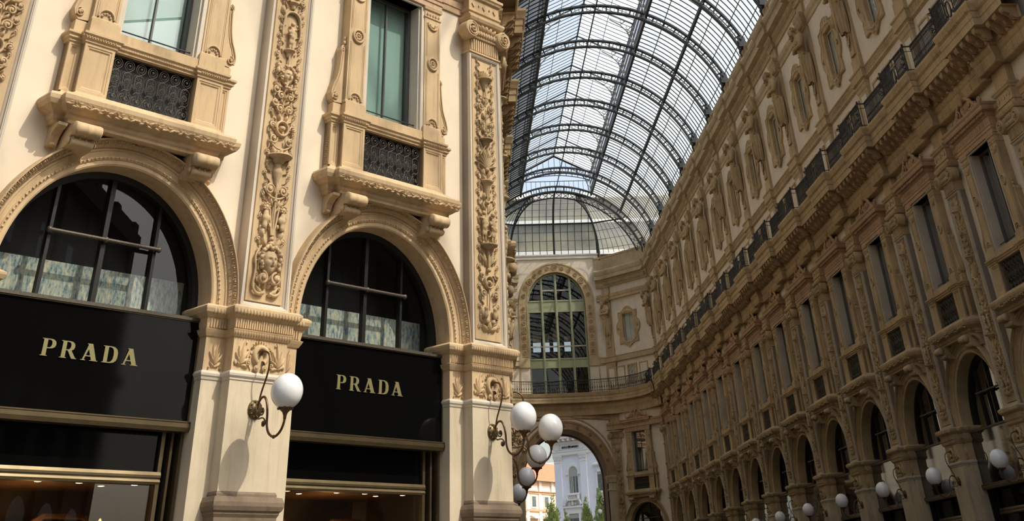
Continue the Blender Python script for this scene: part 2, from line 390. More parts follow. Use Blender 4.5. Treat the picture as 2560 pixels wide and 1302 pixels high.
# ================================================================ dimensions shared by every facade
HB = 2.475            # half a bay on the arm
def pilaster_relief(kind):
    m = MB(); d = -0.03
    def sc(z, r=0.11, u=0.15, t=1.6, up=1, th=0.019):
        for s in (-1, 1): m.spiral(s*u, z, r, d+0.035, th, -s*up, t, a0=(pi if s > 0 else 0)*1.0+up*0.3*s, n=22)
    def lf(z, ang, L=0.16, w=0.035, u=0.03, bend=0.6, lift=0.05):
        for s in (-1, 1):
            a = ang if s > 0 else pi-ang
            m.leafy(s*u, z, a, L, w, d, lift, bend*s)
    def bowl(z, r=0.2, h=0.16, fruit=False):
        m.lathe((0, d, z), [(0.03, -h), (0.05, -h*0.8), (r*0.45, -h*0.55), (r*0.55, -h*0.25), (r*0.8, -h*0.1), (r, 0), (r*0.96, 0.02), (0.0, 0.02)], 14, 'z', 0, pi)
        if fruit:
            for i in range(9): m.ball((random.uniform(-.6, .6)*r, d+0.07+random.uniform(0, .05), z+0.04+random.uniform(0, .05)), 0.035, 6, 4)
    def stem(z0, z1, r=0.014): m.ring([(0, d+0.03, z0), (0, d+0.04, (z0+z1)/2), (0, d+0.03, z1)], r, 6)
    def knob(z, r=0.035): m.ball((0, d+0.03, z), (r, r, r*0.8), 8, 5)
    def garl(z, w=0.22, drop=0.12):
        m.curl([(-w, z), (-w*0.5, z-drop*0.8), (0, z-drop), (w*0.5, z-drop*0.8), (w, z)], d+0.03, 0.018, 16, lambda t: 1)
        for s in (-1, 1): m.ball((s*w, d+0.03, z), 0.028, 6, 4); m.ring([(s*w, d+0.02, z), (s*(w+0.02), d+0.02, z-0.12)], 0.009, 5)
    def figure(z, u=0.0, h=0.5, s=1):       # a small standing child in relief
        k = h/0.6
        els = [((u, d+.05, z+.54*k), .055*k), ((u, d+.05, z+.43*k), .05*k), ((u, d+.055, z+.36*k), .062*k, (1.1, .9, 1.2)), ((u, d+.055, z+.27*k), .06*k, (1, .9, 1)),
               ((u-.028*k, d+.05, z+.17*k), .038*k, (.9, .9, 1.9)), ((u+.03*k, d+.055, z+.17*k), .038*k, (.9, .9, 1.9)), ((u-.03*k, d+.045, z+.06*k), .028*k, (.9, .9, 2)), ((u+.032*k, d+.05, z+.06*k), .028*k, (.9, .9, 2)),
               ((u+.075*k*s, d+.055, z+.44*k), .027*k, (1.5, 1, 1)), ((u+.10*k*s, d+.055, z+.52*k), .024*k, (1, 1, 1.7)), ((u-.075*k*s, d+.05, z+.38*k), .026*k, (1, 1, 1.9)), ((u-.06*k*s, d+.07, z+.30*k), .022*k, (1.5, 1, 1))]
        join_mesh(m, metamesh(els, 0.022))
    def mask(z, k=1.0, beard=False):
        m.ball((0, d+.01, z+.01*k), (.135*k, .09*k, .165*k), 14, 10); m.face(0, d+.03, z, .118*k, .165*k, .125*k, 0, 1.0)
        for i in range(26):
            a = pi*(-0.16+1.32*i/25); rr = .158*k+random.uniform(-.008, .03)*k
            m.ball((rr*cos(a), d+.06+random.uniform(0, .04), z+.01+rr*1.12*sin(a)), .033*k, 6, 4)
        if beard:
            for i in range(14): m.ball((random.uniform(-.08, .08)*k, d+.09, z-.13*k-random.uniform(0, .12)*k), .03*k, 6, 4)
    def torso(z, u, s):                      # winged half figure leaning on the stem
        e = [((u, d+.05, z+.30), .052), ((u, d+.045, z+.21), .05), ((u, d+.05, z+.13), .07, (1.1, .8, 1.1)), ((u+.005*s, d+.045, z+.02), .06, (1, .8, 1.3)), ((u-.06*s, d+.05, z+.13), .032, (1, 1, 1.8)), ((u-.09*s, d+.05, z+.02), .028, (1, 1, 1.9))]
        join_mesh(m, metamesh(e, 0.024))
        for i in range(8): m.ball((u+.055*cos(i*.8), d+.06, z+.31+.05*sin(i*.8)), .022, 6, 4)
        m.leafy(u+.03*s, z+.02, -pi/2, .22, .05, d, .05, -.5*s)
    def wreath(z, r=0.12):
        m.arc(0, z, [(r*.72, d), (r*.76, d+.05), (r*.9, d+.065), (r*1.02, d+.04), (r*1.06, d)], 0, 2*pi, 24, True)
    def dots(z0, z1, u=0.25, n=7):
        for s in (-1, 1):
            for i in range(n): m.ball((s*(u+.01*sin(i)), d+.015, z0+(z1-z0)*i/(n-1)), (.014+.008*(i % 2), .014, .018), 5, 4)
    for i in range(30):                      # running sprigs that fill the ground of the panel
        z = 5.72+.178*i; r0 = random.random()
        for s in (-1, 1):
            m.spiral(s*(.245-.02*(i % 2)), z, .042+.012*r0, d+.012, .010, s*(1 if i % 2 else -1), 1.3, a0=pi/2, n=12, lift=.012)
            m.leafy(s*.20, z+.07, (pi/2-.7) if s > 0 else (pi/2+.7), .10, .018, d, .022, .6*s, 3)
            m.leafy(s*.13, z+.02, (.5+r0) if s > 0 else pi-.5-r0, .09, .016, d, .018, -.6*s, 3)
    if kind == 'A':
        for s in (-1, 1):
            m.curl([(s*.05, 5.62), (s*.18, 5.60), (s*.27, 5.70), (s*.25, 5.95), (s*.27, 6.15), (s*.18, 6.32)], d+.03, .026, 18)
            m.spiral(s*.13, 5.83, .10, d+.07, .027, s, 1.6, a0=pi/2, n=22, lift=.04)
        lf(5.60, .2, .22, .045, .04, .9); lf(5.68, 1.0, .12, .03)
        mask(6.08, 1.15); knob(6.36, .06); knob(6.44, .045); lf(6.3, .6, .22, .04, .06, 1.0)
        for s in (-1, 1): torso(6.62, s*.17, s); m.curl([(s*.02, 6.5), (s*.06, 6.72), (s*.10, 6.95), (s*.15, 6.9)], d+.03, .022, 12)
        stem(6.5, 7.35, .02); lf(6.95, .9, .16); knob(7.05, .04); sc(7.22, .10, .13, 1.7); garl(7.22, .24, .13)
        m.lathe((0, d, 7.42), [(.02, -.12), (.035, -.1), (.05, 0), (.085, .08), (.09, .14), (.06, .2), (.075, .24)], 12, 'z', 0, pi)
        bowl(7.78, .24, .15, True); lf(7.80, .5, .2, .05, .04, .9); garl(8.02, .22, .1); sc(8.08, .09, .17, 1.4, -1)
        wreath(8.28, .14); knob(8.28, .06); lf(8.42, 1.0, .13, .03, .05); sc(8.30, .07, .22, 1.2)
        for z in (8.62, 8.86): sc(z, .085, .10, 1.6); sc(z+.1, .075, .21, 1.4, -1); lf(z+.08, .7, .13, .028, .02)
        mask(9.22, .95, True); lf(9.02, -.2, .2, .05, .06, 1.2)
        for s in (-1, 1): join_mesh(m, metamesh([((s*.22, d+.05, 9.40), .045), ((s*.22, d+.045, 9.30), .05, (1, 1, 1.4))], 0.024)); m.leafy(s*.2, 9.15, pi/2+.3*s, .25, .045, d, .05, s)
        stem(9.42, 9.62, .02); bowl(9.72, .12, .12); figure(9.74, 0, .56)
        dots(9.55, 10.2, .24); m.arc(0, 10.32, [(.15, d), (.155, d+.05), (.185, d+.06), (.2, d+.03), (.205, d)], 0, pi, 18, True)
        for s in (-1, 1): m.curl([(s*.17, 10.32), (s*.2, 10.1), (s*.18, 9.95)], d+.03, .03, 10); m.leafy(s*.16, 10.4, pi/2-.8*s, .2, .045, d, .05, .9*s)
        bowl(10.68, .1, .12); sc(10.72, .08, .18, 1.5); sc(10.88, .07, .1, 1.5, -1); lf(10.62, .9, .16)
    else:
        lf(5.66, .1, .2, .05, .03, .8); lf(5.75, .5, .18, .04, .03, .8)
        for s in (-1, 1):
            join_mesh(m, metamesh([((s*.12, d+.06, 6.02), .05), ((s*.12, d+.05, 5.92), .06, (1, .8, 1.5)), ((s*.08, d+.05, 5.80), .045, (1.4, .8, 1))], 0.024))
            m.leafy(s*.13, 5.86, pi/2-.9*s, .2, .05, d, .06, .9*s)
        m.leafy(0, 5.62, pi/2, .2, .06, d, .06, 0); stem(6.0, 6.4); sc(6.28, .08, .17, 1.5); wreath(6.5, .12); knob(6.5, .05); sc(6.62, .06, .2, 1.3, -1); lf(6.42, .9, .12)
        knob(6.72, .05); stem(6.7, 7.1, .03); lf(6.8, 1.1, .26, .05, .05, .3); lf(6.85, .7, .2, .03, .1, .2)
        m.lathe((0, d, 7.16), [(.03, -.2), (.04, -.1), (.05, -.05), (.2, .0), (.22, .03), (.05, .05)], 14, 'z', 0, pi)
        for s in (-1, 1): figure(7.22, s*.13, .62, s)
        wreath(7.4, .07); lf(7.82, .8, .2, .04, .04, .6); stem(7.8, 8.2); knob(8.0, .05); lf(8.05, 1.1, .15, .035, .05); dots(7.95, 8.5, .22, 6)
        bowl(8.42, .16, .3, False); lf(8.45, .6, .14, .04); lf(8.5, 1.1, .2, .045, .05)
        for i in range(9):
            a = pi/2+(i-4)*.22; m.leafy(.02*(i-4), 8.62, a, .42, .03, d, .05, .15*(i-4))
        knob(8.66, .06); lf(8.9, 1.2, .2, .04); bowl(9.28, .17, .16, True); m.ring([(-.18, d+.03, 8.95), (.02, d+.05, 9.22)], .013, 5)
        stem(9.3, 9.9); lf(9.42, .9, .14, .035); sc(9.62, .07, .13, 1.5); lf(9.72, .9, .15, .03, .02); dots(9.4, 9.95, .23, 6)
        sc(9.98, .09, .15, 1.7, -1); lf(10.05, 1.0, .14, .03); knob(10.2, .035); stem(10.0, 10.5, .018)
        for s in (-1, 1): m.curl([(s*.05, 10.2), (s*.2, 10.25), (s*.23, 10.45), (s*.16, 10.58)], d+.02, .012, 14)
        bowl(10.60, .18, .22); 
        for i in range(7): m.leafy(.04*(i-3), 10.62, pi/2+(3-i)*.09, .2-.02*abs(i-3), .022, d, .03, .1)
    return m

REL = {k: pilaster_relief(k).mesh('relief_'+k) for k in ('A', 'C')}

def make_pilaster(label, rel='C', group=None):
    t = thing('pilaster', label, 'pilaster', group)
    h = 0.5
    # base: plinth and torus mouldings
    b = MB()
    b.box(-.60, .60, -.35, .12, 0, 1.9)
    b.mould(-h, h, -.3, 0, [(.12, 1.9), (.15, 1.95), (.15, 2.20), (.16, 2.24), (.18, 2.30), (.18, 2.38), (.15, 2.45), (.11, 2.46), (.11, 2.48), (.05, 2.51), (.03, 2.58), (.035, 2.66), (.06, 2.70), (.06, 2.72), (.085, 2.74), (.105, 2.79), (.105, 2.84), (.08, 2.90), (.02, 2.91), (.02, 2.94), (0, 2.97)])
    b.obj('base', 'base_stone', t)
    MB().box(-h, h, -.3, 0, 2.93, 4.36).obj('shaft', 'pier_stone', t)
    # side strips with their own recess belong to the arch jamb (see make_arch)
    c = MB().mould(-h, h, -.3, 0, [(0, 4.36), (.012, 4.37), (.012, 4.39), (.02, 4.40), (.035, 4.42), (.04, 4.45), (.03, 4.475), (0, 4.49)])
    c.obj('astragal', 'frame_stone', t)
    f = MB().box(-h, h, -.3, 0, 4.49, 4.94)
    # carved frieze: ring with little volutes and leaf sprays
    f.arc(0, 4.72, [(.075, 0), (.085, .05), (.115, .065), (.145, .05), (.155, 0)], radians(-60), radians(240), 20, True)
    for s in (-1, 1):
        f.spiral(s*.075, 4.545, .05, .03, .016, s, 1.4, n=14)
        for a, L in ((1.55, .34), (1.15, .25), (.75, .19), (1.95, .24), (2.4, .17)): f.leafy(s*.34, 4.58, a if s > 0 else pi-a, L, .028, .0, .035, .35*s)
        for a, L in ((.2, .13), (2.9, .13)): f.leafy(s*.34, 4.56, a if s > 0 else pi-a, L, .026, 0, .035, .9*s)
        f.spiral(s*.22, 4.60, .05, .012, .009, -s, 1.3, n=12); f.curl([(s*.16, 4.52), (s*.24, 4.66), (s*.20, 4.8), (s*.14, 4.86)], .01, .01, 10)
        for q in range(5): f.ball((s*(.19+.02*q*(-1)**q), .012, 4.70+.045*q), (.018, .015, .022), 5, 4)
        f.ball((s*.44, .012, 4.60), (.03, .02, .04), 6, 4)
    for a in range(9): f.leafy(.165*cos(radians(30+a*15)), 4.72+.165*sin(radians(30+a*15)), radians(30+a*15), .05, .012, 0, .02, 0, 3)
    f.obj('carved_frieze', 'ochre', t)
    # impost cornice
    c = MB().mould(-h, h, -.3, 0, [(0, 4.94), (.02, 4.95), (.05, 5.0), (.07, 5.04), (.03, 5.055), (.035, 5.06), (.055, 5.19), (.075, 5.205), (.09, 5.22), (.13, 5.26), (.15, 5.31), (.15, 5.34), (.10, 5.375), (0, 5.38)])
    for i in range(26): u = -.53+1.06*i/25; c.box(u-.012, u+.012, .02, .062, 5.065, 5.19)
    for i in range(20): u = -.57+1.14*i/19; c.ball((u, .125, 5.285), (.024, .035, .055), 6, 5)
    for i in range(22): u = -.51+1.02*i/21; c.leafy(u, 4.96, pi/2, .085, .02, .03, .03, 0, 3)
    c.obj('impost', 'ochre', t)
    # panelled shaft above
    g = MB(); z0, z1 = 5.38, 11.13; w = .46
    g.box(-w, w, -.3, -.08, z0, z1)
    pf = [(0, 0), (.035, 0), (.045, -.012), (.055, -.012), (.065, -.04), (.085, -.055), (.10, -.075), (.115, -.075)]
    vs = []; fs = []
    for q, (o_, dd) in enumerate([(0, -.3)]+pf):
        vs += [(-w+o_, dd, z0+o_), (w-o_, dd, z0+o_), (w-o_, dd, z1-o_), (-w+o_, dd, z1-o_)]
    for q in range(len(pf)):
        for j in range(4): a = q*4+j; b2 = q*4+(j+1) % 4; fs.append((a, b2, b2+4, a+4))
    g.add(vs, fs); g.obj('shaft_frame', 'frame_stone', t)
    p = MB().box(-w+.11, w-.11, -.2, -.045, z0+.11, z1-.11).obj('panel', 'ochre', t)
    obj_me('relief', REL[rel], 'ochre', p).location = (0, 0, 0)
    # capital
    k = MB().box(-.44, .44, -.3, -.01, 11.13, 11.9)
    k.mould(-.45, .45, -.3, 0, [(0, 11.13), (.03, 11.14), (.03, 11.17), (.0, 11.19)])
    for i in range(13): u = -.40+.8*i/12; k.box(u-.018, u+.018, -.02, .02, 11.20, 11.46)
    k.mould(-.44, .44, -.3, 0, [(.0, 11.46), (.05, 11.49), (.06, 11.52), (.03, 11.55)])
    for i in range(9): k.ball((-.32+.64*i/8, .06, 11.60), (.035, .05, .075), 6, 5)
    for i in range(7): k.leafy(-.3+.6*i/6, 11.66, pi/2-(i-3)*.25, .17, .04, .05, .08, 0, 4)
    k.mould(-.46, .46, -.3, .04, [(.0, 11.84), (.06, 11.87), (.09, 11.93), (.09, 11.98), (0, 11.99)])
    k.obj('capital', 'ochre', t)
    for s in (-1, 1):
        v = MB(); c0 = (s*.50, .10, 11.62)
        v.lathe((c0[0], c0[1]-.22, c0[2]), [(.02, 0), (.185, 0), (.195, .03), (.195, .25), (.18, .28), (.16, .275), (.03, .26)], 22, 'd')
        v.spiral(c0[0], c0[2], .165, c0[1]+.055, .017, s, 2.2, a0=pi/2, n=34, lift=.03); v.ball((c0[0], c0[1]+.08, c0[2]), .035, 8, 5)
        for q in range(10): a = 2*pi*q/10; v.ball((c0[0]+.10*cos(a), c0[1]+.055, c0[2]+.10*sin(a)), .014, 5, 4)
        v.obj('volute', 'ochre', t)
    e = MB().mould(-.46, .46, -.3, 0, [(0, 11.99), (.02, 12.0), (.02, 12.10), (.05, 12.11), (.05, 12.16), (.02, 12.18), (.02, 12.42), (.05, 12.44), (.08, 12.5), (.10, 12.52), (.10, 12.58), (0, 12.6)])
    for q in range(5): u = -.34+.17*q; e.prism([(u-.06, 12.30), (u, 12.22), (u+.06, 12.30), (u, 12.38)] if q % 2 == 0 else [(u-.025, 12.30), (u, 12.27), (u+.025, 12.30), (u, 12.33)], .0, .045)
    for q in range(22): e.ball((-.46+.92*q/21, .06, 12.455), .018, 5, 4)
    e.mould(-.44, .44, -.3, -.04, [(0, 12.58), (0, 13.1)])
    e.obj('entablature_block', 'ochre', t)
    return t

def make_arch(label, group=None, hb=HB):
    t = thing('arch_surround', label, 'arch', group)
    zc = 5.38
    a = MB()
    a.arc(0, zc, [(1.72, -.75), (1.72, -.22), (1.745, -.20), (1.80, -.20)], n=48, smooth=False)
    a.arc(0, zc, [(1.80, -.20), (1.81, -.18), (1.85, -.18), (1.86, -.20), (1.93, -.185), (1.94, -.165), (1.965, -.165), (1.975, -.18)], n=48)
    a.obj('soffit_band', 'ochre', t)
    b = MB()
    for i in range(88):
        th = pi*(i+.5)/88
        if i == 0: b.ring([(1.83*cos(pi*k/60), -.178, zc+1.83*sin(pi*k/60)) for k in range(61)], .009, 4)
        b.ball((1.83*cos(th), -.168, zc+1.83*sin(th)), (.019, .018, .019) if i % 2 else (.014, .012, .014), 5, 4)
    b.obj('bead_row', 'ochre', t)
    c = MB().arc(0, zc, [(1.975, -.18), (1.99, -.15), (2.03, -.125), (2.05, -.08), (2.065, -.075), (2.075, -.03), (2.09, -.03), (2.10, -.06), (2.105, -.26)], n=56)
    for i in range(64):
        th = pi*(i+.5)/64; r0 = 2.025
        # egg-and-tongue blocks round the outer ring
        cu, cz = (2.05)*cos(th), zc+(2.05)*sin(th)
        rx = Vector((cos(th), 0, sin(th))); tx = Vector((-sin(th), 0, cos(th)))
        pts = [Vector((cu, -.07, cz))+rx*x+tx*y for x, y in ((-.035, -.03), (.045, -.034), (.045, .034), (-.035, .03))]
        c.ring([(p.x, p.y, p.z) for p in pts], .011, 4, closed=True)
        if i % 2: c.ball((cu, -.078, cz), (.02, .02, .02), 5, 4)
        c.leafy(1.985*cos(th), zc+1.985*sin(th), th, .05, .02, -.165, .03, 0, 2)
    c.obj('egg_moulding', 'ochre', t)
    for s in (-1, 1):                       # jamb strips with impost, frieze and base
        u0, u1 = sorted((s*1.72, s*(hb-.46))); w_ = u1-u0
        j = MB(); j.box(u0, u1, -.75, -.22, 0, 4.36); o1 = j.obj('jamb', 'pier_stone', t)
        ends = (1, 0) if s > 0 else (0, 1)
        i_ = MB(); i_.mould(u0, u1, -.75, -.22, [(0, 4.36), (.012, 4.37), (.02, 4.40), (.035, 4.42), (.04, 4.45), (.03, 4.475), (0, 4.49)], ends); i_.obj('astragal', 'frame_stone', o1).location = (0, 0, 0)
        f = MB().box(u0, u1, -.75, -.22, 4.49, 4.94); um = (u0+u1)/2
        for aa, L in ((1.57, .34), (1.2, .27), (.8, .2), (1.94, .27), (2.34, .2)): f.leafy(um, 4.58, aa, L, .024, -.22, .035, .3*(1 if aa < 1.57 else -1))
        for q in (-1, 1): f.leafy(um, 4.54, pi/2-q*1.3, .12, .025, -.22, .03, q*.8); f.ball((um+q*.1, -.205, 4.53), .018, 5, 4)
        f.obj('carved_frieze', 'ochre', o1).location = (0, 0, 0)
        c = MB().mould(u0, u1, -.75, -.22, [(0, 4.94), (.02, 4.95), (.05, 5.0), (.07, 5.04), (.03, 5.055), (.035, 5.06), (.055, 5.19), (.075, 5.205), (.09, 5.22), (.13, 5.26), (.15, 5.31), (.15, 5.34), (.10, 5.375), (0, 5.38)], ends)
        n1 = 8
        for q in range(n1): u = u0+w_*(q+.5)/n1; c.box(u-.012, u+.012, -.2, -.158, 5.065, 5.19)
        for q in range(7): u = u0+w_*(q+.2)/6.4; c.ball((u, -.095, 5.285), (.024, .035, .055), 6, 5)
        c.obj('impost', 'ochre', o1).location = (0, 0, 0)
    return t

def make_lunette(label, group=None, panel='speckled_panel', glz='window_glass'):
    t = thing('arched_window', label, 'window', group, 5.2)
    zc = 5.38; R = 1.70
    f = MB().arc(0, zc, [(R-.07, -.72), (R-.07, -.60), (R+.02, -.58), (R+.02, -.72)], n=40); f.obj('frame', 'dark_metal', t)
    for u in (-.86, 0, .86):
        top = zc+sqrt(max(0, (R-.04)**2-u*u)); w = .026 if u else .038
        MB().box(u-w, u+w, -.72, -.62, 5.24, top).obj('mullion', 'dark_metal', t)
    b = MB().ring([(-.90, -.56, 6.12), (.90, -.56, 6.12)], .028, 8)
    for u in (-.9, 0, .9): b.ball((u, -.57, 6.12), .045, 8, 6)
    b.obj('tie_bar', 'iron_grille', t)
    g = MB(); n_ = 40
    g.add([(0, -.69, zc)]+[((R-.03)*cos(pi*i/n_), -.69, zc+(R-.03)*sin(pi*i/n_)) for i in range(n_+1)], [(0, i+1, i+2) for i in range(n_)])
    g.add([(-R, -.69, 5.2), (R, -.69, 5.2), (R, -.69, zc), (-R, -.69, zc)], [(0, 1, 2, 3)])
    g.obj('pane', glz, t)
    s = MB().box(-1.70, 1.70, -.80, -.36, 5.16, 5.20).box(-1.66, 1.66, -.72, -.50, 5.20, 5.24); s.obj('sill', 'iron_grille', t)
    if panel: MB().box(-1.68, 1.68, -1.02, -.99, 5.2, 5.82).obj('fabric_band', panel, t)
    MB().box(-1.75, 1.75, -1.42, -1.38, 5.0, 7.15).box(-1.75, -1.72, -1.4, -.76, 5.0, 7.15).box(1.72, 1.75, -1.4, -.76, 5.0, 7.15).box(-1.75, 1.75, -1.4, -.76, 7.12, 7.15).obj('room_shade_box', 'void_black', t)  # added black box, its colour stands in for the unlit room behind
    return t

def glyphs(txt, h, mat, parent, y, uc, zc, gap=0.0, width=None, thick=0.012, name='letter', sx=1.0):
    """serif capitals cut as closed outlines; widths in units of the cap height"""
    G = {
     'P': (.62, [[(0,0),(.30,0),(.30,.03),(.24,.05),(.24,.44),(.36,.44),(.48,.47),(.57,.55),(.60,.68),(.60,.78),(.56,.90),(.47,.98),(.36,1),(0,1),(0,.97),(.07,.95),(.07,.05),(0,.03)],
                 [(.24,.50),(.24,.94),(.33,.94),(.40,.90),(.43,.80),(.43,.65),(.40,.54),(.33,.50)]]),
     'R': (.72, [[(0,0),(.30,0),(.30,.03),(.24,.05),(.24,.45),(.30,.45),(.33,.42),(.52,.0),(.74,0),(.74,.03),(.68,.06),(.50,.42),(.49,.47),(.57,.54),(.60,.66),(.60,.78),(.56,.90),(.47,.98),(.36,1),(0,1),(0,.97),(.07,.95),(.07,.05),(0,.03)],
                 [(.24,.51),(.24,.94),(.33,.94),(.40,.90),(.43,.80),(.43,.66),(.40,.55),(.33,.51)]]),
     'A': (.74, [[(0,0),(.22,0),(.22,.03),(.155,.05),(.20,.24),(.42,.24),(.47,.05),(.40,.03),(.40,0),(.76,0),(.76,.03),(.69,.05),(.45,1),(.24,1),(.20,.97),(.27,.94),(.085,.05),(0,.03)],
                 [(.215,.30),(.305,.66),(.40,.30)]]),
     'D': (.70, [[(0,0),(.38,0),(.52,.04),(.63,.16),(.68,.34),(.68,.66),(.63,.84),(.52,.96),(.38,1),(0,1),(0,.97),(.07,.95),(.07,.05),(0,.03)],
                 [(.24,.06),(.24,.94),(.34,.94),(.43,.88),(.48,.75),(.50,.5),(.48,.25),(.43,.12),(.34,.06)]]),
     'I': (.28, [[(.04,0),(.24,0),(.24,1),(.04,1)]]), 'N': (.72, [[(.05,0),(.2,0),(.2,.72),(.50,0),(.67,0),(.67,1),(.52,1),(.52,.3),(.22,1),(.05,1)]]),
     'T': (.62, [[(.22,0),(.40,0),(.40,.86),(.60,.86),(.60,1),(.02,1),(.02,.86),(.22,.86)]]), 'E': (.56, [[(.05,0),(.52,0),(.52,.14),(.22,.14),(.22,.43),(.46,.43),(.46,.57),(.22,.57),(.22,.86),(.52,.86),(.52,1),(.05,1)]]),
     'S': (.58, [[(.04,.06),(.22,0),(.40,0),(.54,.12),(.54,.34),(.42,.5),(.22,.62),(.22,.80),(.30,.87),(.50,.84),(.52,.96),(.36,1),(.20,1),(.06,.88),(.06,.62),(.18,.48),(.36,.38),(.37,.2),(.28,.13),(.06,.2)]]),
     'O': (.76, [[(.38,0),(.58,.06),(.70,.24),(.73,.5),(.70,.76),(.58,.94),(.38,1),(.18,.94),(.06,.76),(.03,.5),(.06,.24),(.18,.06)], [(.38,.14),(.27,.2),(.22,.34),(.2,.5),(.22,.66),(.27,.8),(.38,.86),(.49,.8),(.54,.66),(.56,.5),(.54,.34),(.49,.2)]]),
     'L': (.52, [[(.05,0),(.50,0),(.50,.15),(.22,.15),(.22,1),(.05,1)]]),
     '#': (1.15, [[(.05,0),(.2,0),(.2,.35),(.35,.5),(.45,.35),(.45,0),(.6,0),(.6,.35),(.7,.5),(.85,.35),(.85,0),(1.0,0),(1.0,.7),(.55,1.15),(.05,.7)]]), ' ': (.35, [])}
    tot = sum(G[c][0] for c in txt)*h*sx; n_ = len(txt)
    if width: gap = (width-tot)/(n_-1)
    x = uc-(tot+gap*(n_-1))/2
    for c in txt:
        w_, loops = G[c]
        if loops:
            cu = bpy.data.curves.new('g', 'CURVE'); cu.dimensions = '2D'; cu.fill_mode = 'BOTH'; cu.extrude = thick/2
            for lp in loops:
                sp = cu.splines.new('POLY'); sp.points.add(len(lp)-1); sp.use_cyclic_u = True
                for q, (a, b) in enumerate(lp): sp.points[q].co = (x+a*h*sx, zc-h/2+b*h, 0, 1)
            ob = bpy.data.objects.new('g', cu); COL.objects.link(ob); dg = bpy.context.evaluated_depsgraph_get()
            me = bpy.data.meshes.new_from_object(ob.evaluated_get(dg)); bpy.data.objects.remove(ob); bpy.data.curves.remove(cu)
            for v in me.vertices: v.co = (v.co.x, -(y+v.co.z), v.co.y)
            l = obj_me(name, me, mat, parent)
        x += w_*h*sx+gap

def make_sign(label, text=None, group=None, pm='sign_black'):
    t = thing('shop_sign', label, 'sign', group, 3.71)
    p = MB().box(-1.695, 1.695, -.52, -.40, 3.83, 5.16).obj('panel', pm, t)
    e = MB().box(-1.70, 1.70, -.53, -.385, 5.145, 5.165); e.box(-1.70, -1.683, -.53, -.385, 3.83, 5.15); e.box(1.683, 1.70, -.53, -.385, 3.83, 5.15); e.obj('edge_trim', 'bronze', t)
    b = MB().sideprism([(-.55, 3.70), (-.36, 3.70), (-.33, 3.75), (-.33, 3.80), (-.345, 3.81), (-.335, 3.815), (-.335, 3.828), (-.40, 3.84), (-.55, 3.84)], -1.715, 1.715)
    b.obj('lower_rail', 'bronze', t)
    if text: glyphs(text, .213, 'gold', t, -.39, 0, 4.575, width=1.475, sx=1.62)
    return t
def make_shopfront(label, group=None, lit=False):
    t = thing('shop_window', label, 'shop window', group)
    MB().box(-1.50, 1.50, -.72, -.66, 3.22, 3.72).obj('upper_panel', 'sign_black', t)
    f = MB().sideprism([(-.74, 3.07), (-.60, 3.07), (-.585, 3.10), (-.60, 3.13), (-.60, 3.145), (-.585, 3.15), (-.585, 3.18), (-.60, 3.22), (-.74, 3.22)], -1.50, 1.50); f.obj('transom', 'bronze', t)
    for s in (-1, 1):
        q = MB(); a, b = sorted((s*1.50, s*1.44)); q.box(a, b, -.72, -.60, 0, 3.72)
        a, b = sorted((s*1.60, s*1.56)); q.box(a, b, -.72, -.54, 0, 3.72); a, b = sorted((s*1.70, s*1.66)); q.box(a, b, -.72, -.46, 0, 3.72)
        q.obj('side_post', 'bronze' if lit else 'dark_metal', t)
        a, b = sorted((s*1.72, s*1.5)); MB().box(a, b, -.75, -.66, 0, 3.72).obj('side_panel', 'sign_black', t)
    MB().box(-1.45, 1.45, -.69, -.675, .4, 3.08).obj('pane', 'shop_glass', t)
    MB().box(-1.5, 1.5, -.72, -.55, 0, .4).obj('plinth', 'sign_black', t)
    return t

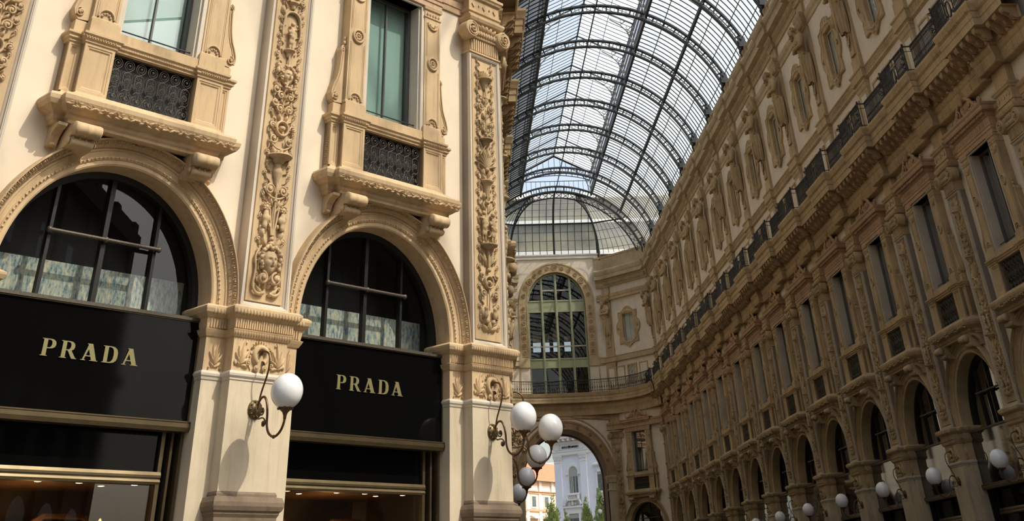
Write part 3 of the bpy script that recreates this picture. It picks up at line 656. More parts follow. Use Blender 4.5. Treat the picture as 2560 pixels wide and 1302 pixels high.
def make_aedicule(label, group=None, blind='teal_blind', drape=False, glz='pane_glass'):
    t = thing('balcony_window', label, 'window', group, 7.2)
    # sill shelf with carved laurel nose
    s = MB(); P = [(0, 7.42), (.03, 7.43), (.03, 7.47), (.07, 7.50), (.08, 7.56), (.14, 7.585), (.16, 7.60), (.24, 7.64), (.28, 7.70), (.29, 7.76), (.26, 7.80), (.10, 7.86), (.02, 7.90), (0, 7.93)]
    P = [(p*.85, z) for p, z in P]; s.mould(-1.25, 1.25, -.3, .05, P); s.mould(-1.42, 1.42, -.3, -.07, P)
    for i in range(64):
        u = -1.44+2.88*i/63; d_ = .272
        s.leafy(u, 7.63+.03*sin(i*2.1), .5*sin(i*1.7), .09, .026, d_-.012, .018, .3, 3); s.ball((u+.02, d_-.005, 7.72), (.016, .014, .013), 5, 4); s.leafy(u+.02, 7.69, .9*cos(i*1.3), .06, .02, d_-.01, .018, .3, 2)
    s.obj('sill_shelf', 'ochre', t)
    for q in (-1, 1):
        c = MB(); u = q*1.02; w = .20
        prof = []
        for i in range(13): a = -pi/2+pi*i/12*1.15; prof.append((.12+.135*cos(a)+.02, 7.37+.125*sin(a)-.06))
        prof = [(-.3, 7.42), (.24, 7.42), (.27, 7.38), (.26, 7.30), (.22, 7.255), (.14, 7.24), (.12, 7.225), (.13, 7.20), (.12, 7.16), (.08, 7.125), (.0, 7.10), (-.3, 7.08)]
        c.sideprism(prof, u-w, u+w)
        for sgn in (-1, 1):
            c.lathe((u+sgn*(w+.008), .215, 7.325), [(.0, sgn*.014), (.05, sgn*.014), (.062, 0), (.095, 0), (.10, -sgn*.02)], 14, 'u'); c.lathe((u+sgn*(w+.002), .10, 7.17), [(0, sgn*.02), (.03, sgn*.02), (.05, 0)], 10, 'u')
        c.lathe((u-w, .215, 7.325), [(.0, 0), (.095, 0), (.10, .03), (.085, .10), (.08, .16), (.09, .17), (.09, .23), (.08, .24), (.085, .30), (.10, .37), (.095, .40), (0, .40)], 16, 'u')
        c.lathe((u-w+.02, .10, 7.165), [(.0, 0), (.06, 0), (.065, .04), (.055, .15), (.062, .18), (.055, .21), (.065, .32), (.06, .36), (0, .36)], 12, 'u')
        for i in range(4): c.leafy(u-.15+.1*i, 7.24, -pi/2, .08, .03, .13, .03, 0, 3)
        c.obj('console', 'ochre', t)
        c = MB(); u = q*1.33; c.sideprism([(-.3, 7.42), (.07, 7.42), (.06, 7.38), (-.04, 7.34), (-.12, 7.26), (-.15, 7.18), (-.17, 7.13), (-.3, 7.12)], u-.07, u+.07); c.ball((u, -.15, 7.15), (.05, .035, .03), 8, 5); c.obj('side_bracket', 'ochre', t)
        # panelled plinths either side of the grille
        for nm, a, b, dd in (('plinth', .75, 1.26, .05), ('outer_plinth', 1.26, 1.46, -.07)):
            a, b = sorted((q*a, q*b)); p = MB(); p.box(a, b, -.3, dd-.03, 7.9, 8.73)
            m_ = .055 if nm == 'plinth' else .045
            for k, (o_, e_) in enumerate(((0, 0), (m_*.8, 0), (m_*1.0, -.012), (m_*1.35, -.012), (m_*1.7, -.03))):
                if k == 0: vs = []; fs = []
                vs += [(a+o_, dd+e_, 7.93+o_), (b-o_, dd+e_, 7.93+o_), (b-o_, dd+e_, 8.71-o_), (a+o_, dd+e_, 8.71-o_)]
                if k:
                    for j in range(4): x = (k-1)*4+j; y = (k-1)*4+(j+1) % 4; fs.append((x, y, y+4, x+4))
            p.add(vs, fs); p.box(a, a+.004, -.3, dd, 7.93, 8.71); p.box(b-.004, b, -.3, dd, 7.93, 8.71)
            p.obj(nm, 'ochre', t)
    # rail moulding above the grille, blocks, and jamb pilasters
    r = MB(); PR = [(0, 8.71), (.02, 8.72), (.02, 8.75), (.05, 8.77), (.05, 8.80), (.08, 8.83), (.08, 8.865), (0, 8.875)]
    r.mould(-.76, .76, -.3, .0, PR, (0, 0)); r.mould(-1.46, 1.46, -.3, -.07, PR)
    for q in (-1, 1): a, b = sorted((q*.75, q*1.26)); r.mould(a, b, -.3, .05, PR)
    for i in range(60): u = -1.34+2.68*i/59; r.ball((u, .045 if abs(u) < .75 else .105, 8.79), (.017, .012, .014), 5, 4)
    r.box(-.75, .75, -.3, .02, 8.87, 9.03)
    r.obj('rail_moulding', 'ochre', t)
    for q in (-1, 1):
        a, b = sorted((q*.74, q*1.24)); o1 = MB().mould(a, b, -.3, .04, [(0, 8.87), (0, 9.10), (.0, 9.12), (-.02, 9.13)]).obj('block', 'ochre', t)
        a, b = sorted((q*1.24, q*1.44)); MB().mould(a, b, -.3, -.08, [(0, 8.87), (0, 9.08), (-.02, 9.10)]).obj('outer_block', 'ochre', t)
        uc = q*1.0; w = .22
        j = MB(); j.mould(uc-w, uc+w, -.3, 0, [(.02, 9.10), (.02, 9.16), (.0, 9.18), (0, 11.52)])
        for z0, z1, e0, e1 in ((9.20, 10.36, 'r', 'c'), (10.64, 11.40, 'c', 'r')):
            for sg in (-1, 1): j.ring([(uc+sg*(w-.045), .004, z0), (uc+sg*(w-.045), .004, z1)], .008, 4); j.ring([(uc+sg*(w-.075), .002, z0+.02), (uc+sg*(w-.075), .002, z1-.02)], .005, 4)
        j.arc(uc, 10.50, [(.10, 0), (.105, .035), (.125, .045), (.145, .03), (.15, 0)], 0, 2*pi, 22, True); j.rosette(uc, 10.50, .10, .005, 9, .022)
        for zz, a0, a1 in ((9.20, 0, pi), (11.40, pi, 2*pi)):
            j.arc(uc, zz, [(.12, 0), (.125, .03), (.145, .035), (.155, 0)], a0, a1, 14, True)
            for i in range(5): aa = a0+(a1-a0)*(i+.5)/5; j.ball((uc+.075*cos(aa), .012, zz+.075*sin(aa)), (.022, .02, .022), 6, 4)
        for i in range(5): j.leafy(uc-.16+.08*i, 11.54, pi/2, .1, .03, .0, .04, 0, 3)
        j.mould(uc-w, uc+w, -.3, 0, [(0, 11.50), (.02, 11.52), (.02, 11.55), (0, 11.57), (.0, 11.68), (.03, 11.70), (.04, 11.75), (0, 11.76)])
        j.obj('jamb_pilaster', 'ochre', t)
        # side scroll
        sv = MB(); L = [(1.22, 9.12), (1.44, 9.10), (1.52, 9.16), (1.55, 9.27), (1.50, 9.42), (1.42, 9.58), (1.37, 9.78), (1.345, 10.0), (1.34, 10.12), (1.36, 10.17), (1.35, 10.22), (1.30, 10.25), (1.245, 10.22), (1.22, 10.14)]
        L = [(1.22+(x-1.22)*.85, z) for x, z in L]; LL = [(q*x, z) for x, z in L];  LL = LL if q > 0 else LL[::-1]
        sv.prism(LL, -.28, -.08); sv.curl([(q*x, z) for x, z in L[2:12]], -.07, .016, 30, lambda t: 1)
        sv.curl([(q*(x-.045), z) for x, z in L[3:9]], -.075, .010, 24, lambda t: 1)
        sv.spiral(q*1.40, 9.22, .08, -.07, .014, -q, 1.7, a0=pi/2, n=22); sv.spiral(q*1.30, 10.19, .045, -.07, .010, q, 1.3, n=14)
        sv.ball((q*1.25, -.1, 10.33), (.035, .035, .05), 6, 5); sv.ball((q*1.25, -.1, 10.42), (.022, .025, .04), 6, 5)
        sv.obj('side_scroll', 'ochre', t)
    # stone inner frame, metal frame, pane
    fr = MB(); zt = 11.72
    for dd, w0, w1 in ((-.02, .70, .78), (-.07, .66, .72)):
        fr.box(-w1, -w0, -.45, dd, 9.03, zt+.06); fr.box(w0, w1, -.45, dd, 9.03, zt+.06); fr.box(-w1, w1, -.45, dd, zt, zt+(w1-.64))
    fr.obj('stone_frame', 'frame_stone', t)
    g = MB(); g.box(-.66, -.60, -.40, -.32, 9.03, zt); g.box(.60, .66, -.40, -.32, 9.03, zt); g.box(-.66, .66, -.40, -.32, zt-.06, zt); g.box(-.66, .66, -.40, -.32, 9.03, 9.06); g.box(-.016, .016, -.39, -.33, 9.05, zt)
    g.obj('sash', 'grey_frame', t)
    MB().box(-.61, .61, -.368, -.358, 9.05, zt-.04).obj('pane', glz, t)
    if not drape: MB().box(-.62, .62, -.50, -.48, 9.0, zt).obj('blind', blind, t)
    else:
        m = MB(); vs = []; fs = []
        for s0 in (-1, 1):
            for i in range(25):
                u = s0*(.30+.32*i/24); dd = -.55+.03*sin(i*1.5)
                vs += [(u, dd, 9.0), (u, dd, zt)]
            b0 = 0 if s0 < 0 else 50
            fs += [(b0+2*i, b0+2*i+2, b0+2*i+3, b0+2*i+1) for i in range(24)]
        m.add(vs, fs, True); m.obj('curtain', blind, t)
    rl = MB().ring([(-.66, -.16, 9.17), (.66, -.16, 9.17)], .013, 6).ring([(-.66, -.16, 9.06), (.66, -.16, 9.06)], .010, 6); rl.obj('hand_rail', 'iron', t)
    # wrought grille
    gr = MB(); gd = -.055; n_ = 7; W_ = 1.46; cw = W_/n_; z0, z1 = 7.95, 8.70
    gr.box(-.75, .75, gd-.02, gd+.01, z0, z0+.015).box(-.75, .75, gd-.02, gd+.01, z1-.015, z1)
    def circ(u, z, r, th, k=14, a0=0, a1=2*pi, d_=gd):
        full = a1-a0 > 6.2
        gr.ring([(u+r*cos(a0+(a1-a0)*i/k), d_, z+r*sin(a0+(a1-a0)*i/k)) for i in range(k if full else k+1)], th, 4, closed=full)
    for i in range(n_):
        u = -W_/2+cw*(i+.5)
        circ(u, 8.585, .085, .0085, 14, radians(-50), radians(230)); circ(u, 8.585, .055, .007, 12); gr.ball((u, gd+.01, 8.585), (.026, .014, .02), 6, 4)
        circ(u, 8.05, .095, .009, 14, radians(125), radians(415)); circ(u-.03, 8.055, .03, .007, 9); circ(u+.03, 8.055, .03, .007, 9); gr.ball((u, gd+.015, 8.035), (.022, .02, .026), 6, 4); circ(u, 8.13, .07, .007, 10, radians(20), radians(160))
        hx = [(u-.04, 8.19), (u-.078, 8.235), (u-.078, 8.43), (u-.04, 8.475), (u+.04, 8.475), (u+.078, 8.43), (u+.078, 8.235), (u+.04, 8.19)]
        gr.ring([(a, gd, b) for a, b in hx], .008, 4, closed=True)
        circ(u, 8.325, .048, .008, 12); gr.rosette(u, 8.325, .042, gd, 6, .014)
        for a, b in ((-.03, 8.40), (.03, 8.40), (0, 8.42), (-.045, 8.26), (.045, 8.26), (0, 8.235)): gr.ball((u+a, gd+.008, b), .010, 5, 4)
        gr.ring([(u-.05, gd, 8.52), (u+.03, gd, 8.46)], .008, 4); gr.ring([(u+.05, gd, 8.52), (u-.03, gd, 8.46)], .008, 4)
        gr.ring([(u-.03, gd, 8.20), (u, gd, 8.155), (u+.03, gd, 8.20)], .008, 4)
    gr.obj('grille', 'iron_grille', t)
    MB().box(-.76, .76, -.16, -.14, 7.93, 8.72).obj('grille_backing', 'void_black', t)
    # entablature, dentils and scrolled crest
    e = MB().mould(-1.24, 1.24, -.3, .0, [(0, 11.76), (.02, 11.77), (.02, 11.88), (.04, 11.89), (.04, 11.96), (.06, 11.98), (.02, 12.0), (.02, 12.22), (.05, 12.24), (.09, 12.30), (.10, 12.36), (.22, 12.37), (.24, 12.42), (.24, 12.47), (.28, 12.52), (.29, 12.57), (.0, 12.60)])
    for i in range(28): u = -1.25+2.5*i/27; e.box(u-.026, u+.026, .05, .17, 12.28, 12.36)
    for i in range(17): u = -1.16+2.32*i/16; e.leafy(u, 12.04, pi/2, .15, .045, .02, .03, 0, 3)
    e.obj('entablature', 'pink_stone', t)
    cr = MB()
    for q in (-1, 1):
        cr.curl([(q*.12, 13.20), (q*.30, 13.12), (q*.52, 12.95), (q*.72, 12.78), (q*1.0, 12.70), (q*1.12, 12.80)], .02, .055, 22, lambda t: 1.1-.3*t)
        cr.spiral(q*.42, 12.88, .18, .02, .034, -q, 1.8, a0=pi/2, n=24, lift=.06); cr.spiral(q*1.04, 12.78, .11, .02, .026, q, 1.4, n=16)
        for aa, L in ((.3, .3), (.9, .24)): cr.leafy(q*.55, 12.70, aa if q > 0 else pi-aa, L, .06, 0, .07, .5*q)
        cr.leafy(q*.1, 12.68, (pi/2-.2) if q > 0 else pi/2+.2, .35, .07, 0, .08, 0)
    for i in range(7): cr.leafy(0, 13.12, pi/2+(i-3)*.36, .30, .05, .04, .07, 0, 4)
    cr.ball((0, .08, 13.08), (.09, .07, .11), 8, 6); cr.prism([(-1.1, 12.60), (1.1, 12.60), (.75, 12.76), (.3, 13.05), (0, 13.15), (-.3, 13.05), (-.75, 12.76)], -.2, -.04)
    cr.obj('crest', 'pink_stone', t)
    return t

def make_lamp(label, group=None):
    t = thing('wall_lamp', label, 'lamp', group, 3.55)
    p = MB().lathe((0, 0, 4.0), [(0, .07), (.05, .075), (.07, .05), (.095, .045), (.105, .02), (.125, .018), (.13, 0)], 20, 'd')
    for i in range(10): p.ball((.10*cos(i*.628), .035, 4.0+.10*sin(i*.628)), .018, 6, 4)
    p.obj('wall_plate', 'lamp_plate', t)
    def cv(pts, th, b, tp=lambda t: 1):
        P = [(0, a, c) for a, c in pts]; out = []
        Q = [pts[0]]+list(pts)+[pts[-1]]
        for i in range(1, len(Q)-2):
            for j in range(5):
                tt = j/5; a, b2, c, e = Q[i-1], Q[i], Q[i+1], Q[i+2]
                f = [0.5*((2*b2[q])+(-a[q]+c[q])*tt+(2*a[q]-5*b2[q]+4*c[q]-e[q])*tt*tt+(-a[q]+3*b2[q]-3*c[q]+e[q])*tt**3) for q in (0, 1)]
                out.append((0, f[0], f[1]))
        out.append((0, pts[-1][0], pts[-1][1])); b.ring(out, th, 8, taper=tp)
    s = MB(); cv([(.02, 4.75), (.09, 4.77), (.16, 4.76), (.235, 4.715), (.265, 4.62), (.255, 4.50), (.21, 4.38), (.13, 4.22), (.08, 4.06)], .014, s); s.ball((0, .03, 4.75), .028, 8, 5); s.obj('stay_rod', 'lamp_brass', t)
    a = MB(); cv([(.06, 4.0), (.09, 4.09), (.16, 4.145), (.235, 4.135), (.29, 4.06), (.325, 3.92), (.335, 3.78), (.38, 3.68), (.46, 3.62), (.55, 3.60), (.64, 3.63), (.71, 3.69), (.75, 3.77), (.757, 3.83)], .0175, a); a.ball((0, .53, 3.60), .026, 8, 5); a.obj('arm', 'lamp_brass', t)
    sc = MB()
    for c0, r0, hd, a0 in (((.19, 3.965), .065, 1, 2.6), ((.245, 3.80), .05, -1, 1.2)):
        sc.ring([(0, c0[0]+r0*(1-i/18*.85)*cos(a0+hd*i/18*9), c0[1]+r0*(1-i/18*.85)*sin(a0+hd*i/18*9)) for i in range(19)], .012, 6); sc.ball((0, c0[0], c0[1]), .028, 8, 5)
    cv([(.05, 3.92), (.12, 3.87), (.19, 3.875), (.25, 3.86), (.29, 3.82)], .011, sc); sc.obj('scrollwork', 'lamp_plate', t)
    c = MB().lathe((0, .758, 3.93), [(.0, -.14), (.022, -.13), (.024, -.09), (.032, -.07), (.045, -.045), (.075, -.02), (.10, -.01), (.105, .01), (.10, .02), (.0, .02)], 16)
    for i in range(8): c.ball((.105*cos(i*pi/4), .758+.105*sin(i*pi/4), 3.935), (.018, .018, .022), 5, 4)
    c.obj('cup', 'lamp_brass', t)
    MB().ball((0, .76, 4.155), .235, 40, 26).obj('globe', 'globe', t)
    return t
# ================================================================ main cornice, railing, upper storey
CP = [(0, 13.10), (.03, 13.12), (.03, 13.42), (.06, 13.45), (.10, 13.52), (.10, 13.60), (.14, 13.62), (.14, 13.95), (.58, 13.97), (.58, 14.17), (.60, 14.19), (.60, 14.36), (.63, 14.38), (.66, 14.48), (.70, 14.58), (.70, 14.65), (0, 14.66)]
def make_cornice(label, group=None):
    t = thing('main_cornice', label, 'cornice', group, 13.1)
    m = MB(); m.mould(-HB, HB, -.3, 0, CP, (0, 0)); m.mould(-.60, .60, -.2, .23, CP)
    for i in range(44):
        u = -HB+2*HB*(i+.5)/44; d_ = .23 if abs(u) < .62 else 0
        m.leafy(u, 13.14, pi/2, .24, .05, d_+.03, .035, 0, 3)
    for i in range(72):
        u = -HB+2*HB*(i+.5)/72; d_ = .23 if abs(u) < 1.2 else 0
        m.box(u-.018, u+.018, d_+.62, d_+.665, 14.40, 14.52)
    m.obj('moulding', 'ochre', t)
    for i in range(11):
        u = -HB+2*HB*(i+.5)/11; d_ = .23 if abs(u) < 1.15 else 0; w = .105
        q = MB().sideprism([(d_+.10, 13.62), (d_+.22, 13.60), (d_+.30, 13.64), (d_+.36, 13.74), (d_+.48, 13.79), (d_+.54, 13.86), (d_+.54, 13.97), (d_+.10, 13.97)], u-w, u+w)
        for k in range(3): q.leafy(u+(k-1)*.06, 13.63-.0*k, pi/2, .001, .04, d_+.2, .03, 0, 2)
        q.ring([(u-w*.7, d_+.16, 13.585), (u, d_+.33, 13.62), (u, d_+.44, 13.73)], .02, 5); q.ring([(u+w*.7, d_+.16, 13.585), (u, d_+.33, 13.62)], .02, 5); q.ball((u, d_+.5, 13.82), (.07, .05, .035), 6, 4)
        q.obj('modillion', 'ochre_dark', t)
    a = MB().mould(-HB, HB, -.3, -.25, [(0, 12.02), (.04, 12.03), (.04, 12.16), (.06, 12.17), (.06, 12.32), (.10, 12.36), (.12, 12.42), (.12, 12.46), (0, 12.48)], (0, 0)); a.obj('architrave', 'pink_stone', t)
    return t
def rail_d(u): return .80 if abs(u) < 1.17 else .56
def make_railing(label, group=None):
    t = thing('balcony_railing', label, 'railing', group, 14.65)
    path = [(-HB, .56), (-1.19, .56), (-1.17, .80), (1.17, .80), (1.19, .56), (HB, .56)]
    for nm, z, r in (('top_rail', 15.53, .028), ('middle_rail', 15.36, .012), ('bottom_rail', 14.74, .016)):
        MB().ring([(u, d, z) for u, d in path], r, 6).obj(nm, 'iron', t)
    for i in range(54):
        u = -HB+2*HB*(i+.5)/54; d = rail_d(u)
        if abs(u) < .28: continue
        q = MB().ring([(u, d, 14.66), (u, d, 15.37)], .0145, 5)
        q.ball((u, d, 15.02), (.03, .02, .06), 6, 4); q.ring([(u+.04*cos(a*pi/3), d, 14.82+.06*sin(a*pi/3)) for a in range(6)], .014, 4, closed=True)
        q.ring([(u+.045*cos(a*pi/4), d, 15.44+.07*sin(a*pi/4)) for a in range(8)], .015, 4, closed=True)
        q.obj('baluster', 'iron', t)
    m = MB()
    m.ring([(.13*cos(a*pi/8), .81, 15.02+.24*sin(a*pi/8)) for a in range(16)], .022, 6, closed=True)
    for s in (-1, 1):
        for z, h in ((14.86, 1), (15.24, -1)): m.spiral(s*.22, z, .09, .80, .014, s*h, 1.5, n=14, lift=0)
        m.ring([(s*.29, .80, 14.66), (s*.29, .80, 15.40)], .016, 5)
    m.obj('oval_medallion', 'iron', t)
    for s in (-1, 1):
        q = MB(); u = s*1.17
        q.ring([(u, .80, 14.66), (u, .80, 15.5)], .026, 6); q.ball((u, .80, 15.58), (.04, .04, .05), 8, 5)
        for z, r0 in ((14.86, .11), (15.12, .07), (15.40, .06)): q.ring([(u-s*.02, .80+r0+r0*(1-k/14*.8)*cos(k/14*9), z+r0*(1-k/14*.8)*sin(k/14*9)) for k in range(15)], .014, 5)
        q.obj('corner_post', 'iron', t)
    return t
def herm_mesh():
    e = [((0, .56, 21.17), .185, (.86, .95, 1.1)), ((0, .44, 21.06), .15), ((0, .34, 20.98), .16),
         ((-.20, .30, 20.88), .22), ((.20, .30, 20.88), .22), ((0, .34, 20.76), .29, (1.25, .9, .9)), ((0, .30, 20.52), .27, (1.1, .85, 1.1)), ((0, .28, 20.25), .24, (1.05, .85, 1.1)), ((0, .27, 20.02), .25, (1.15, .9, .8)),
         ((-.38, .34, 20.70), .14, (.9, 1, 1.5)), ((.38, .34, 20.70), .14, (.9, 1, 1.5)), ((-.39, .42, 20.45), .12, (1, 1, 1.3)), ((.39, .42, 20.45), .12, (1, 1, 1.3)),
         ((-.28, .54, 20.33), .105, (1.6, 1, .9)), ((.28, .54, 20.36), .105, (1.6, 1, .9)), ((-.09, .58, 20.36), .10), ((.09, .58, 20.38), .09),
         ((-.12, .48, 20.64), .12), ((.12, .48, 20.64), .12)]
    return metamesh(e, 0.045)
HERM = herm_mesh()
def make_herm(label, group=None):
    t = thing('herm_statue', label, 'statue', group, 18.3)
    b = MB(); join_mesh(b, HERM)
    b.face(0, .60, 21.14, .155, .215, .15, .45, .3)
    b.obj('body', 'ochre', t)
    h = MB()
    for i in range(34):
        a = pi*(1.0*i/33); 
        for q in range(3): h.ball((.18*cos(a), .56-.07*q, 21.20+.19*sin(a)*(1-.12*q)), .05, 6, 4)
    for i in range(12): h.ball((.10*cos(i*.9), .68+.03*sin(i*2)-.010*i, 20.99-.016*i), .042, 6, 4)
    h.obj('hair', 'ochre_dark', t)
    d = MB(); n_ = 24; vs = []; fs = []
    Z = [(20.16, .30, .27), (20.0, .35, .32), (19.7, .39, .33), (19.35, .37, .30), (19.0, .31, .25), (18.80, .25, .20)]
    for z, ru, rd in Z:
        for j in range(n_+1):
            a = pi*j/n_; f = 1+.10*cos(j*pi*.75+z*3); vs.append((ru*cos(a)*f, .02+rd*sin(a)*f*1.25, z-.05*sin(j*.8)))
    for i in range(len(Z)-1):
        for j in range(n_): a = i*(n_+1)+j; fs.append((a, a+1, a+n_+2, a+n_+1))
    d.add(vs, fs, True); d.ring([(-.3, .25, 20.1), (0, .44, 20.0), (.28, .28, 20.14)], .06, 6); d.ring([(.05, .42, 20.0), (.12, .44, 19.6), (-.02, .40, 19.2), (-.06, .36, 18.9)], .05, 6)
    d.obj('drapery', 'ochre', t)
    s = MB().mould(-.22, .22, -.12, .05, [(0, 17.9), (.0, 18.86)])
    s.add([(-.22, .05, 18.86), (.22, .05, 18.86), (.14, .12, 18.3), (-.14, .12, 18.3)], [(0, 1, 2, 3)])
    for i in range(7): s.ball((0, .10, 18.80-.11*i), (.05-.004*i, .045, .055), 6, 4)
    s.ball((0, .1, 18.86), (.09, .08, .06), 8, 5); s.obj('tapered_shaft', 'ochre', t)
    return t
def make_upper_pilaster(label, group=None):
    t = thing('attic_pilaster', label, 'pilaster', group, 14.66)
    p = MB().mould(-.50, .50, -.3, 0, [(0, 14.66), (.04, 14.68), (.04, 14.9), (0, 14.95), (0, 16.45), (.03, 16.5), (.05, 16.62), (.08, 16.66), (.08, 16.72), (0, 16.74)])
    p.obj('pedestal', 'roof_stone', t); MB().box(-.26, .26, -.05, .012, 15.1, 16.3).obj('pale_panel', 'stucco', t)
    b = MB().mould(-.56, .56, -.3, .02, [(0, 16.74), (.06, 16.80), (.10, 16.82), (.10, 17.12), (.14, 17.16), (.14, 17.22), (0, 17.25)]); b.obj('string_block', 'ochre', t)
    s = MB().mould(-.42, .42, -.3, -.03, [(.03, 17.25), (.03, 17.8), (0, 17.86), (0, 21.3)]); s.obj('strip', 'ochre', t)
    c = MB().mould(-.32, .32, -.3, .02, [(0, 21.3), (.04, 21.34), (.05, 21.42), (.12, 21.5), (.16, 21.6), (.18, 21.72), (.22, 21.8), (.22, 21.95), (0, 21.97)])
    for q in (-1, 1): c.spiral(q*.30, 21.62, .085, .14, .022, q, 1.4, n=14)
    for i in range(5): c.leafy(-.24+.12*i, 21.34, pi/2, .2, .05, .1, .08, 0, 3)
    c.obj('capital', 'ochre', t); MB().mould(-.42, .42, -.3, -.0, [(0, 21.97), (0, 22.5)]).obj('frieze_block', 'roof_stone', t)
    return t
def cart_outline():
    P = []
    K = 1.2
    def arcp(cu, cz, ru, rz, a0, a1, n): 
        for i in range(n+1): a = radians(a0+(a1-a0)*i/n); P.append((cu+ru*cos(a), cz+rz*sin(a)))
    arcp(0, 18.0, .36, .27, 215, 325, 8); P += [(.42, 17.95), (.84, 17.95), (.84, 18.35), (.78, 18.5)]
    arcp(.66, 19.15, .40, .58, -62, 62, 10); P += [(.78, 19.8), (.84, 19.95), (.84, 20.35), (.52, 20.35), (.47, 20.42)]
    arcp(0, 20.36, .40, .36, 12, 168, 10); P += [(-.47, 20.42), (-.52, 20.35), (-.84, 20.35), (-.84, 19.95), (-.78, 19.8)]
    arcp(-.66, 19.15, .40, .58, 118, 242, 10); P += [(-.78, 18.5), (-.84, 18.35), (-.84, 17.95), (-.42, 17.95)]
    return [(K*u, z) for u, z in P]
def make_cartouche(label, group=None, curtain=True):
    t = thing('cartouche_window', label, 'window', group, 17.7)
    P = cart_outline(); n = len(P); c = (0, 19.15); vs = []; fs = []
    def rectpt(p):
        du, dz = p[0]-c[0], p[1]-c[1]; k = min(.58/abs(du) if du else 9e9, 1.02/abs(dz) if dz else 9e9); return (c[0]+du*k, c[1]+dz*k)
    def lerp(p, q, s): return (p[0]+(q[0]-p[0])*s, p[1]+(q[1]-p[1])*s)
    L = [(0, -.16), (0, -.06), (.10, -.02), (.16, -.055), (.5, -.06), (.56, -.025), (.68, -.02), (.74, -.06), (.97, -.10), (1, -.12), (1, -.34)]
    for s, d in L:
        for p in P: q = lerp(p, rectpt(p), s); vs.append((q[0], d, q[1]))
    for i in range(len(L)-1):
        for j in range(n): a = i*n+j; b = i*n+(j+1) % n; fs.append((a, b, b+n, a+n))
    f = MB(); f.add(vs, fs)
    for z in (20.5, 17.85): f.arc(0, z, [(.13, -.06), (.14, -.03), (.19, -.02), (.21, -.05)], 0, 2*pi, 14, True)
    for s in (-1, 1): f.spiral(s*1.02, 19.15, .14, -.04, .03, s, 1.3, n=14)
    f.obj('frame', 'ochre', t)
    for s in (-1, 1): a, b = sorted((s*.58, s*.52)); MB().box(a, b, -.31, -.28, 18.13, 20.17).obj('sash_stile', 'pale_sash', t)
    MB().box(-.58, .58, -.31, -.28, 20.11, 20.17).box(-.58, .58, -.31, -.28, 18.13, 18.19).box(-.02, .02, -.31, -.28, 18.13, 20.17).obj('sash_bars', 'pale_sash', t)
    MB().box(-.54, .54, -.300, -.294, 18.15, 20.15).obj('pane', 'window_glass', t)
    if curtain:
        m = MB(); vs = []; fs = []
        for i in range(31): vs += [(-.60+1.2*i/30, -.37+.02*sin(i*1.9), 18.1), (-.60+1.2*i/30, -.37+.02*sin(i*1.9), 20.2)]
        m.add(vs, [(2*i, 2*i+2, 2*i+3, 2*i+1) for i in range(30)], True); m.obj('curtain', 'white_curtain', t)
    return t
def make_mezz(label, group=None):
    t = thing('mezzanine_window', label, 'window', group, 15.0)
    f = MB()
    for u0, u1, z0, z1 in ((-.5, -.38, 15.0, 16.45), (.38, .5, 15.0, 16.45), (-.5, .5, 16.35, 16.45), (-.5, .5, 15.0, 15.08)): f.box(u0, u1, -.3, -.06, z0, z1)
    f.obj('frame', 'roof_stone', t); MB().box(-.38, .38, -.14, -.13, 15.08, 16.35).obj('pane', 'end_glass', t); MB().box(-.38, .38, -.2, -.18, 15.08, 16.35).obj('backing', 'dark_curtain', t)
    for s in (-1, 1):
        a, b = sorted((s*.85, s*1.55)); MB().box(a, b, -.14, -.10, 15.1, 16.35).obj('pale_panel', 'stucco', t)
        g = MB()
        for x0, x1, z0, z1 in ((a-.08, a, 15.02, 16.43), (b, b+.08, 15.02, 16.43), (a, b, 16.35, 16.43), (a, b, 15.02, 15.1)): g.box(x0, x1, -.14, -.07, z0, z1)
        g.obj('panel_frame', 'ochre', t)
    return t
AP = [(0, 22.50), (.04, 22.52), (.04, 22.60), (.08, 22.64), (.08, 22.92), (.13, 22.97), (.16, 23.05), (.44, 23.08), (.44, 23.36), (.46, 23.38), (.50, 23.48), (.56, 23.58), (.57, 23.64), (.57, 23.72), (.08, 23.95), (.08, 24.02)]
def make_attic_cornice(label, group=None):
    t = thing('attic_cornice', label, 'cornice', group, 22.5)
    m = MB().mould(-HB, HB, -.3, -.08, AP, (0, 0)); m.mould(-.42, .42, -.2, .06, AP)
    m.mould(-HB, HB, -.3, -.12, [(0, 21.42), (.04, 21.45), (.04, 21.62), (.07, 21.66), (.10, 21.72), (.12, 21.9), (.0, 21.95)], (0, 0))
    for i in range(38): u = -HB+2*HB*(i+.5)/38; d = .06 if abs(u) < .5 else -.08; m.box(u-.035, u+.035, d+.05, d+.125, 22.68, 22.88)
    for i in range(60): u = -HB+2*HB*(i+.5)/60; d = .06 if abs(u) < .95 else -.08; m.ball((u, d+.50, 23.44), (.022, .022, .04), 5, 4)
    m.obj('moulding', 'roof_stone', t)
    s = MB().mould(-HB, HB, -.3, -.12, [(0, 16.76), (.05, 16.8), (.08, 16.82), (.08, 17.12), (.12, 17.16), (.12, 17.20), (0, 17.22)], (0, 0))
    for i in range(24):
        u = -HB+2*HB*(i+.5)/24; s.ring([(u-.07, -.035, 16.88), (u-.07, -.035, 17.06), (u+.05, -.035, 17.06), (u+.05, -.035, 16.93), (u-.02, -.035, 16.93)], .010, 4)
    s.obj('key_pattern_band', 'ochre', t)
    p = MB().mould(-HB, HB, -.5, -.16, [(0, 24.0), (.03, 24.03), (.03, 24.12), (0, 24.16), (0, 24.72), (.06, 24.78), (.08, 24.84), (.08, 24.93), (0, 24.95)], (0, 0)); p.mould(-.40, .40, -.3, -.06, [(0, 24.0), (0, 24.7), (.05, 24.78), (.05, 24.93), (0, 24.95)])
    p.obj('parapet', 'roof_stone', t)
    return t

